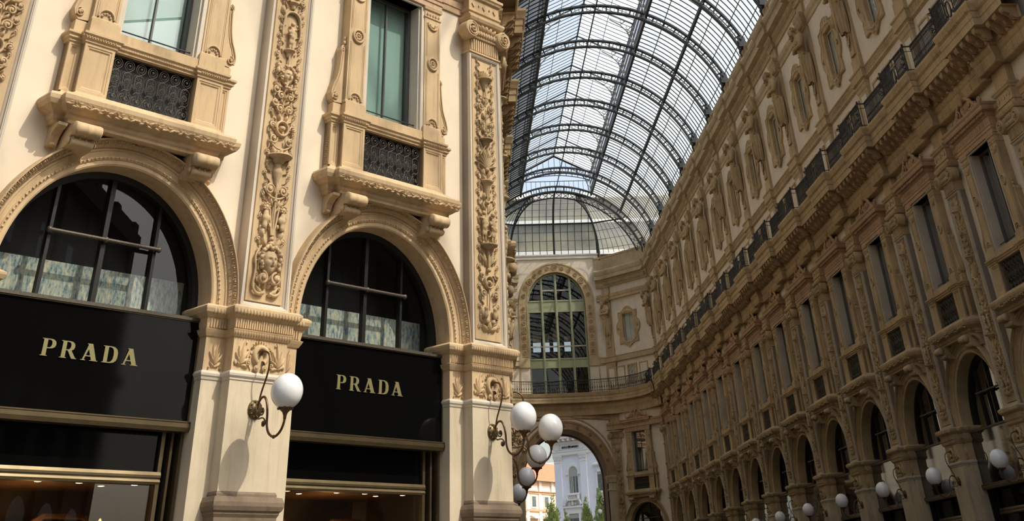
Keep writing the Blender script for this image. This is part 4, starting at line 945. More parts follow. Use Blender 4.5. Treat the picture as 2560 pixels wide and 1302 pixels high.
def wall_panel(m, u, hb, lower=True, upper=True, ch=True):
    dl, du = -.25, -.13
    if lower:
        n = 24; zc = 5.38; R = 1.78; A = [(u-R*cos(pi*i/n), zc+R*sin(pi*i/n)) for i in range(n+1)]
        T = [(u-hb+2*hb*i/n, 7.95) for i in range(n+1)]
        vs = [(a, dl, b) for a, b in A]+[(a, dl, b) for a, b in T]; fs = [(i, i+1, n+2+i, n+1+i) for i in range(n)]
        b = len(vs); vs += [(u-hb, dl, zc), (u+hb, dl, zc)]; fs += [(b, 0, n+1), (n, b+1, 2*n+1)]
        m.add(vs, fs)
        m.add([(u-hb, dl, 7.95), (u-.72, dl, 7.95), (u-.72, dl, 11.76), (u-hb, dl, 11.76), (u+.72, dl, 7.95), (u+hb, dl, 7.95), (u+hb, dl, 11.76), (u+.72, dl, 11.76), (u-hb, dl, 14.66), (u+hb, dl, 14.66)],
              [(0, 1, 2, 3), (4, 5, 6, 7), (3, 6, 9, 8)])
        m.add([(u-.72, dl, 7.95), (u-.72, -.55, 7.95), (u-.72, -.55, 11.76), (u-.72, dl, 11.76), (u+.72, dl, 7.95), (u+.72, -.55, 7.95), (u+.72, -.55, 11.76), (u+.72, dl, 11.76)], [(0, 1, 2, 3), (4, 5, 6, 7), (3, 2, 6, 7), (0, 1, 5, 4)])
    if upper:
        hu, z0, z1 = .62, 18.1, 20.2
        if not ch: m.add([(u-hb, du, 14.6), (u+hb, du, 14.6), (u+hb, du, 24.9), (u-hb, du, 24.9)], [(0, 1, 2, 3)])
        else:
            m.add([(u-hb, du, 14.6), (u+hb, du, 14.6), (u+hb, du, z0), (u-hb, du, z0), (u-hb, du, z1), (u+hb, du, z1), (u+hb, du, 24.9), (u-hb, du, 24.9), (u-hu, du, z0), (u-hu, du, z1), (u+hu, du, z0), (u+hu, du, z1)],
                  [(0, 1, 2, 3), (4, 5, 6, 7), (3, 8, 9, 4), (10, 2, 5, 11)])
            m.add([(u-hu, du, z0), (u-hu, -.55, z0), (u-hu, -.55, z1), (u-hu, du, z1), (u+hu, du, z0), (u+hu, -.55, z0), (u+hu, -.55, z1), (u+hu, du, z1)], [(0, 1, 2, 3), (4, 5, 6, 7), (3, 2, 6, 7), (0, 1, 5, 4)])
def facade_wall(name, fr, bays, hb, mat='stucco', back=2.6, ends=(0, 0), **kw):
    m = MB()
    for u in bays: wall_panel(m, u, hb, **kw)
    o = m.obj(name, mat); o.location = (fr.x, fr.y, 0); o.rotation_euler = (0, 0, fr.r); struct(o)
    u0, u1 = min(bays)-hb, max(bays)+hb
    b = MB().box(u0-ends[0], u1+ends[1], -back-.3, -back, 0, 25.0).box(u0, u1, -back, -.14 if kw.get('upper', True) else -.3, 24.7 if kw.get('upper', True) else 14.5, 24.95 if kw.get('upper', True) else 14.64).box(u0, u0+.05, -back, -.8, 0, 24.7).box(u1-.05, u1, -back, -.8, 0, 24.7).box(u0, u1, -back, -.8, 6.95+.3, 7.4)
    for x in bays: b.box(x-hb, x-1.74, -back, -.76, 0, 7.2).box(x+1.74, x+hb, -back, -.76, 0, 7.2)
    c = b.obj('wall_back_'+name.replace('wall_', ''), 'shop_wall'); c.location = o.location; c.rotation_euler = o.rotation_euler; struct(c)
    return o
# ================================================================ assembly
XL, XR, Y0, BAY, YE = 0.86, 15.18, 22.82, 4.95, 96.0
LF = Fr(15*(-(-.7071068))*0 + 0, 0, 45); LF.x, LF.y = -15*.7071068, 15*.7071068     # left facade: plane at 15 m, u measured along it
RF = Fr(XR, 0, -90)            # right arm facade, u = -y
AF = Fr(XL, 0, 90)             # left arm facade, u = y
PS = [5.42, 10.56, 15.70]
LC = [7.99, 13.13]
# left facade ------------------------------------------------------------------
lw = facade_wall('wall_left', LF, [2.85, 7.99, 13.13], 2.57, upper=True, ch=False, ends=(0, -.3))
names = ['far left, cut by the photo edge', 'between the two black shop signs', 'at the corner of the covered street']
for i, s_ in enumerate(PS):
    p = make_pilaster(['sunlit carved pilaster cut off by the upper left edge of the photo', 'sunlit carved stone pilaster between the two black signs, mask at its foot', 'sunlit carved corner pilaster with scrolled capital right of the smaller sign'][i], 'A' if i < 2 else 'C', 'pilasters of the sunlit facade')
    place(p, LF, s_)
cap_pieces = None
for i, c in enumerate(LC):
    wh = ['left, larger', 'right, smaller'][i]
    place(make_arch('sunlit cream arch moulding over the %s black shop sign' % wh, 'arches of the sunlit facade', 2.57), LF, c)
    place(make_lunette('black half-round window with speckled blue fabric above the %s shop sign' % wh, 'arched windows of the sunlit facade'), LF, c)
    place(make_sign('glossy black sign with gold letters, the %s of the two' % wh.split(', ')[1], 'PRADA', 'black shop signs'), LF, c)
    place(make_shopfront('warm lit shop window below the %s black sign' % wh, 'shop windows of the sunlit facade', True), LF, c)
    place(make_aedicule(['sunlit stone balcony window with black grille at the top left', 'sunlit stone balcony window with black grille above the smaller sign'][i], 'balcony windows of the sunlit facade'), LF, c)
# shop interior: ceiling with downlights, arched cabinet frames
for i, c in enumerate(LC):
    o = MB().box(c-2.5, c+2.5, -2.6, -.78, 3.11, 3.16).obj('ceiling_shop', 'shop_wood'); o.name = 'ceiling'; o.location = (LF.x, LF.y, 0); o.rotation_euler = (0, 0, LF.r); struct(o)
    for j, (u, d) in enumerate(((-1.1, -1.0), (-.6, -1.35), (-.1, -1.0), (.5, -1.0), (1.0, -1.3), (1.35, -1.0))):
        t = thing('ceiling_spotlight', 'small round spotlight in the shop ceiling below the %s sign, %s from the left' % (('larger', 'smaller')[i], ORD[j]), 'spotlight', 'ceiling spotlights in the shop', 3.06)
        MB().lathe((0, 0, 3.06), [(.045, .05), (.068, .05), (.066, .038), (.045, .035)], 14).obj('trim', 'bronze', t)
        MB().lathe((0, 0, 3.06), [(0, .024), (.046, .030), (.046, .05)], 14).obj('bulb', 'spot_emit', t); place(t, LF, c+u, d)
    k = thing('display_cabinet', 'dark wooden cabinet with arched top inside the shop below the %s sign' % ('larger', 'smaller')[i], 'cabinet', 'display cabinets')
    for u in (-.9, .75):
        a = MB()
        for w in (.62, .70): a.ring([(u-w, -.0, 0), (u-w, 0, 2.3), (u-w*.8, 0, 2.62), (u-w*.45, 0, 2.76), (u+w*.45, 0, 2.76), (u+w*.8, 0, 2.62), (u+w, 0, 2.3), (u+w, 0, 0)], .035, 6)
        a.obj('arched_frame', 'shop_wood', k); MB().box(u-.6, u+.6, -.5, -.45, 0, 2.7).obj('back_panel', 'shop_wall', k); MB().box(u-.6, u+.6, -.45, -.05, 1.9, 1.94).obj('shelf', 'shop_wood', k)
    place(k, LF, c, -1.75)
    w = thing('wall_sconce', 'glowing sconce inside the shop below the %s sign' % ('larger', 'smaller')[i], 'lamp', 'shop sconces', 2.3)
    MB().ring([(0, 0, 2.3), (.03, .08, 2.45), (.0, .12, 2.62)], .015, 6).ball((0, 0, 2.4), (.04, .03, .09), 8, 5).obj('bracket', 'bronze', w)
    MB().ball((0, .12, 2.66), (.022, .022, .04), 10, 8).obj('bulb', 'lamp_emit', w); MB().ball((.12, .1, 2.52), (.028, .028, .028), 10, 8).obj('bulb', 'lamp_emit', w); place(w, LF, c+.95, -1.2)
    ld = bpy.data.lights.new('shop_light', 'POINT'); ld.energy = 60; ld.color = (1, .62, .3); ld.shadow_soft_size = .15
    lo = bpy.data.objects.new('shop_light', ld); COL.objects.link(lo); lo.location = LF.at(c, -1.3, 2.5)
# corner pier and entablature over the sunlit facade
m = MB().mould(2.6, 15.70, -.3, -.25, [(0, 12.02), (.04, 12.03), (.04, 12.16), (.06, 12.17), (.06, 12.32), (.10, 12.36), (.12, 12.42), (.12, 12.46), (0, 12.48)], (0, 0)); o = m.obj('trim_1', 'pink_stone'); o.location = (LF.x, LF.y, 0); o.rotation_euler = (0, 0, LF.r); struct(o)
m = MB().mould(.3, 15.85, -.3, 0, CP, (0, 0)); o = m.obj('trim_2', 'ochre'); o.location = (LF.x, LF.y, 0); o.rotation_euler = (0, 0, LF.r); struct(o)
P1 = LF.at(16.18, -.02); P2 = LF.at(15.5, -.7)
cp = MB(); x0, y0, x1, y1 = P1.x, P1.y, P2.x, P2.y
cp.add([(x0, -y0, 0), (XL-.04, -22.45, 0), (XL-.5, -22.45, 0), (x1, -y1, 0), (x0, -y0, 24.9), (XL-.04, -22.45, 24.9), (XL-.5, -22.45, 24.9), (x1, -y1, 24.9)], [(0, 1, 5, 4), (1, 2, 6, 5), (3, 0, 4, 7), (4, 5, 6, 7)])
struct(cp.obj('wall_corner', 'pier_stone'))
# right and left arm facades ----------------------------------------------------
NB = 14
yc = [Y0+BAY*(i+.5) for i in range(NB)]          # bay centres
yp = [Y0+BAY*i for i in range(NB+1)]             # pilasters
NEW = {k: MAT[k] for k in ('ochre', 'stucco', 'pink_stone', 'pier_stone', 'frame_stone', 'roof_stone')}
for k, v in (('ochre', 'ochre_old_shaded'), ('stucco', 'stucco_old_shaded'), ('pink_stone', 'pink_old_shaded'), ('pier_stone', 'pier_old_shaded'), ('frame_stone', 'frame_old_shaded'), ('roof_stone', 'roof_stone_old_shaded')): MAT[k] = MAT[v]  # swap in the darker stones, with shade as well as grime in their colour
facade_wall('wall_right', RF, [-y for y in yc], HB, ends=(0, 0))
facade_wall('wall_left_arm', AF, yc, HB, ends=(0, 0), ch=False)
def ordn(i): return ORD[i]
def run(proto, items, fr, d=0.0):
    """items: (u, label, group); the first one is the proto itself"""
    for k, (u, lab, grp) in enumerate(items):
        r = proto if k == 0 else dup(proto)
        r['label'] = lab; r['group'] = grp
        place(r, fr, u, d)
R0 = 1
vis = list(range(R0, NB))                        # bays of the right wall that the photo shows
def rl(fmt): return [fmt % ordn(i-R0) for i in vis]
G = 'of the shaded right facade'
def labs(what, extra=''): return [(-yc[i], 'shaded %s, %s from the far corner%s' % (what, ordn(NB-1-i), extra), '%s %s' % (what.split(' with')[0]+'s', G)) for i in vis]
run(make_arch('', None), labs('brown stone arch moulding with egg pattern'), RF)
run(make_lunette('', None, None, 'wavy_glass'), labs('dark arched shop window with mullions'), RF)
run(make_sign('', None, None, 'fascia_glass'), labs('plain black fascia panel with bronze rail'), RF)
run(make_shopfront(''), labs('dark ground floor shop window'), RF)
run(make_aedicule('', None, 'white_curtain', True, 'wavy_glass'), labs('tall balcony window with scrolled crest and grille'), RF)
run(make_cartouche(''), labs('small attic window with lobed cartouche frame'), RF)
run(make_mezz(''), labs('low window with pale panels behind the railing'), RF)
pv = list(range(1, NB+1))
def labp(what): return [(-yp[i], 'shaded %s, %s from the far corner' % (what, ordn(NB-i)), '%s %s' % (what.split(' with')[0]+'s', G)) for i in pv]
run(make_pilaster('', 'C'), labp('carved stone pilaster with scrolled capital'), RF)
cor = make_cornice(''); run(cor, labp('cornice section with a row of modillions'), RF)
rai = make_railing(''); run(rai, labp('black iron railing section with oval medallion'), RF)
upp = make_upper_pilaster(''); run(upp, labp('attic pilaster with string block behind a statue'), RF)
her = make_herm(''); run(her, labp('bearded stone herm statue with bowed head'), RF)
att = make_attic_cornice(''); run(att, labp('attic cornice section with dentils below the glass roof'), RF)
lam = make_lamp('')
lamr = [(-yp[i], 'white globe wall lamp on the shaded right facade, %s from the far corner' % ordn(NB-1-i), 'globe lamps of the right facade') for i in range(1, NB)]
run(lam, lamr, RF)
for s_, lab in ((10.56, 'large white globe lamp on the pier between the two black signs'), (15.70, 'white globe lamp on the corner pier, leftmost and highest of its cluster')):
    l = dup(lam, lab, 'globe lamps of the left side'); place(l, LF, s_)
for i, lab in enumerate(['white globe lamp of the corner cluster, touching the highest one on its right', 'greyish globe lamp of the corner cluster, third from the top', 'greyish globe lamp of the corner cluster, fourth from the top', 'greyish globe lamp low in the corner cluster, partly behind the pier', 'tiny globe lamp at the bottom of the corner cluster']):
    l = dup(lam, lab, 'globe lamps of the left side'); place(l, AF, yp[i])
# the left arm: seen only at a grazing angle, mostly the underside of its cornice
tmpl = {}
for o in list(COL.objects):
    if o.parent is None and o.name in ('arch_surround', 'arched_window', 'shop_sign', 'shop_window', 'balcony_window', 'pilaster'): tmpl[o.name] = o
def first(name, grp_part):
    return [o for o in COL.objects if o.parent is None and o.name.split('.')[0] == name and grp_part in o.get('group', '')][0]
LA = 'left wall of the covered street'
for i in range(0, 9):
    for nm, what in (('arch_surround', 'sunlit arch moulding'), ('balcony_window', 'sunlit balcony window'), ('shop_sign', 'black fascia panel'), ('shop_window', 'dark shop window'), ('arched_window', 'dark arched window')):
        place(dup(first(nm, G), '%s on the %s, %s past the corner pier' % (what, LA, ordn(i)), '%ss on the left street wall' % what), AF, yc[i])
for i in range(0, NB+1):
    if i < 10: place(dup(first('pilaster', G), 'sunlit pilaster on the %s, %s past the corner pier' % (LA, ordn(i)), 'pilasters on the left street wall'), AF, yp[i])
    if i: place(dup(cor, 'sunlit cornice section seen from below beside the glass roof, %s past the corner pier' % ordn(i-1), 'cornice sections on the left street wall'), AF, yp[i])
# ================================================================ end of the street: angled bays, passage arch, great window
XC = 7.93
AR = Fr(13.45, 94.10, -47.6); AL = Fr(2*XC-13.45, 94.10, 47.6); EW = Fr(XC, YE, 0)
facade_wall('wall_angle_right', AR, [0], 2.52, back=1.6)
facade_wall('wall_angle_left', AL, [0], 2.52, back=1.6)
for fr, sd in ((AR, 'right'), (AL, 'left')):
    g = 'pieces of the angled corner walls'
    def cp_(nm, grp, what): return dup([o for o in COL.objects if o.parent is None and o.name.split('.')[0] == nm and grp in o.get('group', '')][0], '%s, angled %s corner at far end' % (what, sd), what+'s at the far end')
    place(cp_('arch_surround', G, 'brown stone arch moulding'), fr, 0); place(cp_('arched_window', G, 'dark arched window'), fr, 0); place(cp_('shop_sign', G, 'black fascia panel'), fr, 0); place(cp_('shop_window', G, 'dark shop window'), fr, 0)
    place(cp_('cartouche_window', G, 'square black attic window with lobed frame'), fr, 0); place(cp_('mezzanine_window', G, 'low dark window with pale side panels'), fr, 0)
    b = cp_('balcony_window', G, 'dark balcony window with scrolled crest'); place(b, fr, 0)
    place(cp_('herm_statue', G, 'stone herm statue next to the great green window'), Fr(fr.x, fr.y, math.degrees(fr.r)), -2.1 if sd == 'right' else 2.1)
    place(cp_('attic_pilaster', G, 'attic pilaster beside the great green window'), fr, -2.1 if sd == 'right' else 2.1)
for q, sd in ((1, 'right'), (-1, 'left')):
    f2 = Fr(XC+q*4.05, 95.78, -22*q)
    place(dup(first('pilaster', G), 'carved pilaster with scrolled capital, on the %s of the street exit arch' % sd, 'pilasters of the exit arch'), f2, 0)

def sweep(name, mat, pts, prof, kind=True, smooth=False):      # moulding along a plan line in world x, y; p projects to the left of travel
    n = len(pts); vs = []; fs = []; k = len(prof)
    for i in range(n):
        a = Vector(pts[max(i-1, 0)]); b = Vector(pts[min(i+1, n-1)]); p = Vector(pts[i])
        t1 = (p-a).normalized() if i else (b-p).normalized(); t2 = (b-p).normalized() if i < n-1 else t1
        n1 = Vector((-t1.y, t1.x)); n2 = Vector((-t2.y, t2.x)); nn = (n1+n2).normalized(); sc = 1/max(.5, nn.dot(n1))
        for q, z in prof: vs.append((p.x+nn.x*q*sc, -(p.y+nn.y*q*sc), z))
    for i in range(n-1):
        for j in range(k-1): a = i*k+j; fs.append((a, a+1, a+1+k, a+k))
    m = MB(); m.add(vs, fs, smooth); o = m.obj(name, mat)
    if kind: struct(o)
    return o
def bez(P, n=24):
    out = []
    Q = [P[0]]+P+[P[-1]]
    for i in range(1, len(Q)-2):
        for j in range(n//(len(P)-1)):
            t = j/(n//(len(P)-1)); a, b, c, e = Q[i-1], Q[i], Q[i+1], Q[i+2]
            out.append(tuple(0.5*((2*b[q])+(-a[q]+c[q])*t+(2*a[q]-5*b[q]+4*c[q]-e[q])*t*t+(-a[q]+3*b[q]-3*c[q]+e[q])*t**3) for q in (0, 1)))
    out.append(P[-1]); return out
BC = [(14.55, 90.6), (14.45, 91.6), (13.65, 93.35), (12.2, 94.75), (10.2, 95.35), (XC, 95.45)]
BC = BC+[(2*XC-x, y) for x, y in BC[-2::-1]]
bp = bez(BC, 60)
pr = [(-1.6, 13.10), (-.45, 13.12), (-.45, 13.45), (-.38, 13.6), (-.35, 13.62), (-.35, 13.9), (.06, 13.97), (.06, 14.17), (.08, 14.19), (.08, 14.36), (.12, 14.40), (.17, 14.55), (.20, 14.65), (-1.8, 14.66)]
sweep('trim_3', 'ochre', bp, pr)                                   # curved balcony
t = thing('curved_balcony_railing', 'black iron railing curving round the far end under the great window', 'railing', None, 14.66); t.location = (0, 0, 14.66)
def off(pts, q):
    out = []
    for i, p in enumerate(pts):
        a = Vector(pts[max(i-1, 0)]); b = Vector(pts[min(i+1, len(pts)-1)]); d = (b-a).normalized(); out.append((p[0]-d.y*q, p[1]+d.x*q))
    return out
rp = off(bp, .08)
for nm, z, r in (('top_rail', 15.53, .028), ('middle_rail', 15.34, .014), ('bottom_rail', 14.76, .018)): MB().ring([(x, -y, z) for x, y in rp], r, 6).obj(nm, 'iron', t)
Ls = [0]
for i in range(1, len(rp)): Ls.append(Ls[-1]+math.dist(rp[i], rp[i-1]))
def at_len(s):
    for i in range(1, len(rp)):
        if Ls[i] >= s: f = (s-Ls[i-1])/(Ls[i]-Ls[i-1]+1e-9); return rp[i-1][0]+(rp[i][0]-rp[i-1][0])*f, rp[i-1][1]+(rp[i][1]-rp[i-1][1])*f
    return rp[-1]
nb = 96
for i in range(nb):
    x, y = at_len(Ls[-1]*(i+.5)/nb)
    q = MB().ring([(x, -y, 14.66), (x, -y, 15.36)], .016, 5).ball((x, -y, 15.0), (.045, .045, .07), 6, 4)
    q.ring([(x+.05*cos(a*pi/3), -y, 15.44+.05*sin(a*pi/3)) for a in range(6)], .011, 4, closed=True)
    if i % 8 == 3:
        for a0 in (14.9, 15.15): q.ring([(x+.09*cos(a*pi/4), -y, a0+.1*sin(a*pi/4)) for a in range(8)], .014, 4, closed=True)
    q.obj('baluster', 'iron', t)
# upper cornice, strings over the angled corners
for q, sd in ((1, 'r'), (-1, 'l')):
    X = lambda x: XC+q*(x-XC)
    pth = [(X(15.18), 91.6), (X(15.12), 92.25), (X(11.85), 95.85), (X(11.3), 96.0)]
    if q < 0: pth = pth[::-1]
    sweep('trim_4' if q > 0 else 'trim_5', 'roof_stone', pth, [(0, 22.50), (.06, 22.52), (.06, 22.60), (.10, 22.64), (.10, 22.92), (.15, 22.97), (.18, 23.05), (.46, 23.08), (.46, 23.36), (.50, 23.40), (.56, 23.58), (.59, 23.72), (.08, 23.95), (.08, 24.8), (.14, 24.85), (.14, 24.98), (-.6, 25.0)])
    sweep('trim_6' if q > 0 else 'trim_7', 'ochre', pth, [(.0, 21.42), (.1, 21.45), (.1, 21.62), (.14, 21.7), (.18, 21.9), (0, 21.95)])
    sweep('trim_8' if q > 0 else 'trim_9', 'roof_stone', pth, [(.0, 16.76), (.1, 16.8), (.1, 17.12), (.14, 17.18), (0, 17.22)])
    sweep('trim_10' if q > 0 else 'trim_11', 'pink_stone', pth, [(0, 12.0), (.06, 12.03), (.06, 12.3), (.12, 12.4), (.12, 12.46), (0, 12.5)])
    dn = MB()
    a = Vector((X(15.05), 92.1)); b = Vector((X(11.95), 95.6)); d = (b-a).normalized(); nn = Vector((-d.y, d.x))*q
    for i in range(34):
        c = a+(b-a)*(i+.5)/34+nn*.10; dn.box(c.x-.04, c.x+.04, -c.y-.04, -c.y+.04, 22.66, 22.9)
    dn.obj('trim_12' if q > 0 else 'trim_13', 'roof_stone'); 
for o in COL.objects:
    if o.name in ('trim_12', 'trim_13'): struct(o)
# end wall with the two great openings
m = MB(); cu = -.08; zs = 21.48; R1 = 2.45; z2 = 8.95; R2 = 3.24; U = 3.98
def arch_wall(m, cu, zc, R, u0, u1, ztop, dd, n=36):
    A = [(cu-R*cos(pi*i/n), zc+R*sin(pi*i/n)) for i in range(n+1)]; T = [(u0+(u1-u0)*i/n, ztop) for i in range(n+1)]
    vs = [(a, dd, b) for a, b in A]+[(a, dd, b) for a, b in T]; m.add(vs, [(i, i+1, n+2+i, n+1+i) for i in range(n)])
    m.add([(u0, dd, zc), (A[0][0], dd, zc), (u0, dd, ztop), (A[-1][0], dd, zc), (u1, dd, zc), (u1, dd, ztop)], [(0, 1, 2), (3, 4, 5)])
def rect(m, u0, u1, z0, z1, dd): m.add([(u0, dd, z0), (u1, dd, z0), (u1, dd, z1), (u0, dd, z1)], [(0, 1, 2, 3)])
arch_wall(m, cu, zs, R1, -U, U, 25.0, 0); rect(m, -U, cu-R1, 14.6, zs, 0); rect(m, cu+R1, U, 14.6, zs, 0)
arch_wall(m, cu, z2, R2, -U, U, 14.6, 0); rect(m, -U, cu-R2, 0, z2, 0); rect(m, cu+R2, U, 0, z2, 0)
o = m.obj('wall_end', 'stucco'); o.location = (EW.x, EW.y, 0); struct(o)
m = MB(); m.arc(cu, zs, [(R1, 0), (R1, -.5)], n=40); m.arc(cu, z2, [(R2, 0), (R2, -2.9)], n=48)
for x in (cu-R2, cu+R2): m.add([(x, 0, 0), (x, -2.9, 0), (x, -2.9, z2), (x, 0, z2)], [(0, 1, 2, 3)])
for x in (cu-R1, cu+R1): m.add([(x, 0, 14.6), (x, -.5, 14.6), (x, -.5, zs), (x, 0, zs)], [(0, 1, 2, 3)])
arch_wall(m, cu, z2, 3.14, -5, 5, 14, -2.9); rect(m, -5, cu-3.14, 0, z2, -2.9); rect(m, cu+3.14, 5, 0, z2, -2.9); m.arc(cu, z2, [(3.14, -2.9), (3.14, -3.3)], n=40)
for x in (cu-3.14, cu+3.14): m.add([(x, -2.9, 0), (x, -3.3, 0), (x, -3.3, z2), (x, -2.9, z2)], [(0, 1, 2, 3)])
o = m.obj('wall_passage', 'passage_stone'); o.location = (EW.x, EW.y, 0); struct(o)
# room behind the great window, with four openings to the sky
m = MB(); m.box(-4.2, 4.2, -4.6, -.55, 14.3, 14.6); m.box(-4.2, 4.2, -4.6, -.5, 24.6, 25.0); m.box(-4.3, -4.2, -4.6, -.5, 14.3, 25); m.box(4.2, 4.3, -4.6, -.5, 14.3, 25)
cuts = [(-1.95, -1.25), (-.98, -.50), (-.18, .18), (.78, 1.35)]; zc0, zc1 = 18.55, 20.0; x = -4.3
for a, b in cuts: m.box(x, a, -4.7, -4.6, 14.3, 25); m.box(a, b, -4.7, -4.6, 14.3, zc0); m.box(a, b, -4.7, -4.6, zc1 if a < 0.5 else 19.75, 25); x = b
m.box(x, 4.3, -4.7, -4.6, 14.3, 25)
o = m.obj('wall_end_room', 'shop_wall'); o.location = (EW.x, EW.y, 0); struct(o)
t = thing('great_arch_window', 'tall green framed arched window above the far balcony', 'window', None, 14.6)
f = MB()
for z0, z1 in ((20.85, 21.75), (16.62, 17.32)): f.box(cu-R1, cu+R1, -.42, -.30, z0, z1)
for z in (21.72, 20.88, 17.28, 16.66): f.box(cu-R1, cu+R1, -.42, -.25, z-.05, z+.05)
f.obj('spandrel_panel', 'green_paint', t)
f = MB().arc(cu, zs, [(R1, -.45), (R1, -.27), (R1-.14, -.27), (R1-.14, -.45)], n=40); f.box(cu-R1, cu-R1+.14, -.45, -.27, 14.6, zs).box(cu+R1-.14, cu+R1, -.45, -.27, 14.6, zs); f.obj('frame', 'green_paint', t)
for u in (-1.22, 0, 1.22):
    MB().box(cu+u-.10, cu+u+.10, -.44, -.22, 14.6, zs+sqrt((R1-.05)**2-u*u)).box(cu+u-.04, cu+u+.04, -.44, -.17, 14.6, zs+sqrt((R1-.12)**2-u*u)).obj('mullion', 'green_paint', t)
for z, a in ((18.22, .05), (22.55, .05)): MB().box(cu-R1+.1 if z < 20 else cu-1.22, cu+R1-.1 if z < 20 else cu+1.22, -.42, -.30, z-a, z+a).obj('transom', 'frame_stone', t)
g = MB(); n = 36
g.add([(cu, -.36, zs)]+[(cu+(R1-.08)*cos(pi*i/n), -.36, zs+(R1-.08)*sin(pi*i/n)) for i in range(n+1)], [(0, i+1, i+2) for i in range(n)]); rect(g, cu-R1+.1, cu+R1-.1, 14.6, zs, -.36); g.obj('pane', 'end_glass', t)
place(t, EW, 0)
t = thing('window_surround', 'cream stone surround with rosettes round the great green window', 'arch', None, 16.6)
f = MB().arc(cu, zs, [(R1, 0), (R1, .06), (R1+.10, .06), (R1+.12, .03), (R1+.62, .03), (R1+.64, .07), (R1+.72, .08), (R1+.78, .05), (R1+.78, -.02)], n=44)
for q in (-1, 1):
    a, b = sorted((cu+q*R1, cu+q*(R1+.78))); f.box(a, b, -.2, .03, 17.3, zs); 
    for x0, x1 in ((0, .10), (.64, .78)): a, b = sorted((cu+q*(R1+x0), cu+q*(R1+x1))); f.box(a, b, 0, .065, 17.3, zs)
f.obj('band', 'ochre', t)
for q in (-1, 1):
    a, b = sorted((cu+q*(R1-.02), cu+q*(R1+.84))); MB().box(a, b, -.2, .12, 16.65, 17.3).obj('impost_block', 'roof_stone', t)
big = (0, 4, 8)
for i in range(13):
    th = pi*(i+1)/14; rr = R1+.37; x, z = cu+rr*cos(th), zs+rr*sin(th); s = .26 if i in (2, 6, 10) else .16
    MB().arc(x, z, [(s*.75, .03), (s*.8, .08), (s, .09), (s*1.08, .03)], 0, 2*pi, 16, True).rosette(x, z, s*.7, .04, 7, .04).obj('rosette', 'ochre', t)
for q in (-1, 1):
    for i in range(7):
        x, z = cu+q*(R1+.37), 17.75+.56*i; s = .25 if i == 3 else .15
        b = MB().arc(x, z, [(s*.75, .03), (s*.8, .08), (s, .09), (s*1.08, .03)], 0, 2*pi, 16, True).rosette(x, z, s*.7, .04, 7, .04)
        b.ring([(x-.2, .04, z-.28), (x+.2, .04, z-.28)], .02, 4); b.obj('rosette', 'ochre', t)
place(t, EW, 0)
t = thing('side_panels', 'stone bands and panels beside the foot of the great green window', 'wall panel', None, 14.66)
f = MB()
for q in (-1, 1):
    a, b = sorted((cu+q*(R1+.84), q*U)); f.mould(a, b, -.1, .0, [(0, 16.65), (.08, 16.7), (.08, 17.2), (0, 17.25)])
    for x0, x1 in ((.75, .83), (1.35, 1.43)): a, b = sorted((cu+q*(R1+x0), cu+q*(R1+x1))); f.box(a, b, -.05, .05, 14.7, 16.6)
f.obj('band', 'ochre', t); place(t, EW, 0)
struct(MB().box(-3.95, 3.95, -.3, .10, 25.0, 25.35).box(-4.0, 4.0, -.3, .16, 25.25, 25.35).obj('trim_14', 'pale_trim')).location = (EW.x, EW.y, 0)
bpy.data.objects['trim_14']['kind'] = 'structure'
t = thing('exit_arch_surround', 'broad brown arch moulding round the street exit at the far end', 'arch', None)
f = MB().arc(cu, z2, [(R2, -.1), (R2, .05), (R2+.05, .08), (R2+.08, .05), (R2+.45, .06), (R2+.48, .10), (R2+.58, .12), (R2+.62, .08), (R2+.62, -.02)], n=56); f.obj('archivolt', 'ochre_dark', t)
for i in range(9): th = pi*(i+1)/10; x, z = cu+(R2+.26)*cos(th), z2+(R2+.26)*sin(th); MB().rosette(x, z, .15, .06, 7, .05).obj('rosette', 'ochre_dark', t)
for q in (-1, 1):
    a, b = sorted((cu+q*(R2-.0), cu+q*(R2+.55))); j = MB().mould(a, b, -.6, .06, [(.03, 0), (.03, .9), (0, 1.0), (0, 8.0), (.04, 8.02), (.04, 8.1), (0, 8.15), (0, 8.5), (.05, 8.55), (.08, 8.75), (.14, 8.9), (.14, 8.97), (0, 9.0)]); j.obj('jamb', 'pier_stone', t)
place(t, EW, 0)
t = thing('spandrel_mouldings', 'triangular mouldings above the street exit arch', 'moulding', None, 9)
f = MB()
for q in (-1, 1):
    P = [(cu+(R2+.85)*cos(a), z2+(R2+.85)*sin(a)) for a in [radians(8+i*7.5) for i in range(11)]]
    P = [(cu+q*(x-cu), z) for x, z in P]+[(cu+q*3.72, 12.78)]
    f.ring([(x, .02, z) for x, z in P], .05, 4, closed=True)
    f.ring([(x*.93+q*.2, .02, z*.985+.15) for x, z in P], .03, 4, closed=True)
f.box(-3.9, 3.9, -.02, .06, 12.9, 13.1); f.obj('moulding', 'pink_stone', t); place(t, EW, 0)

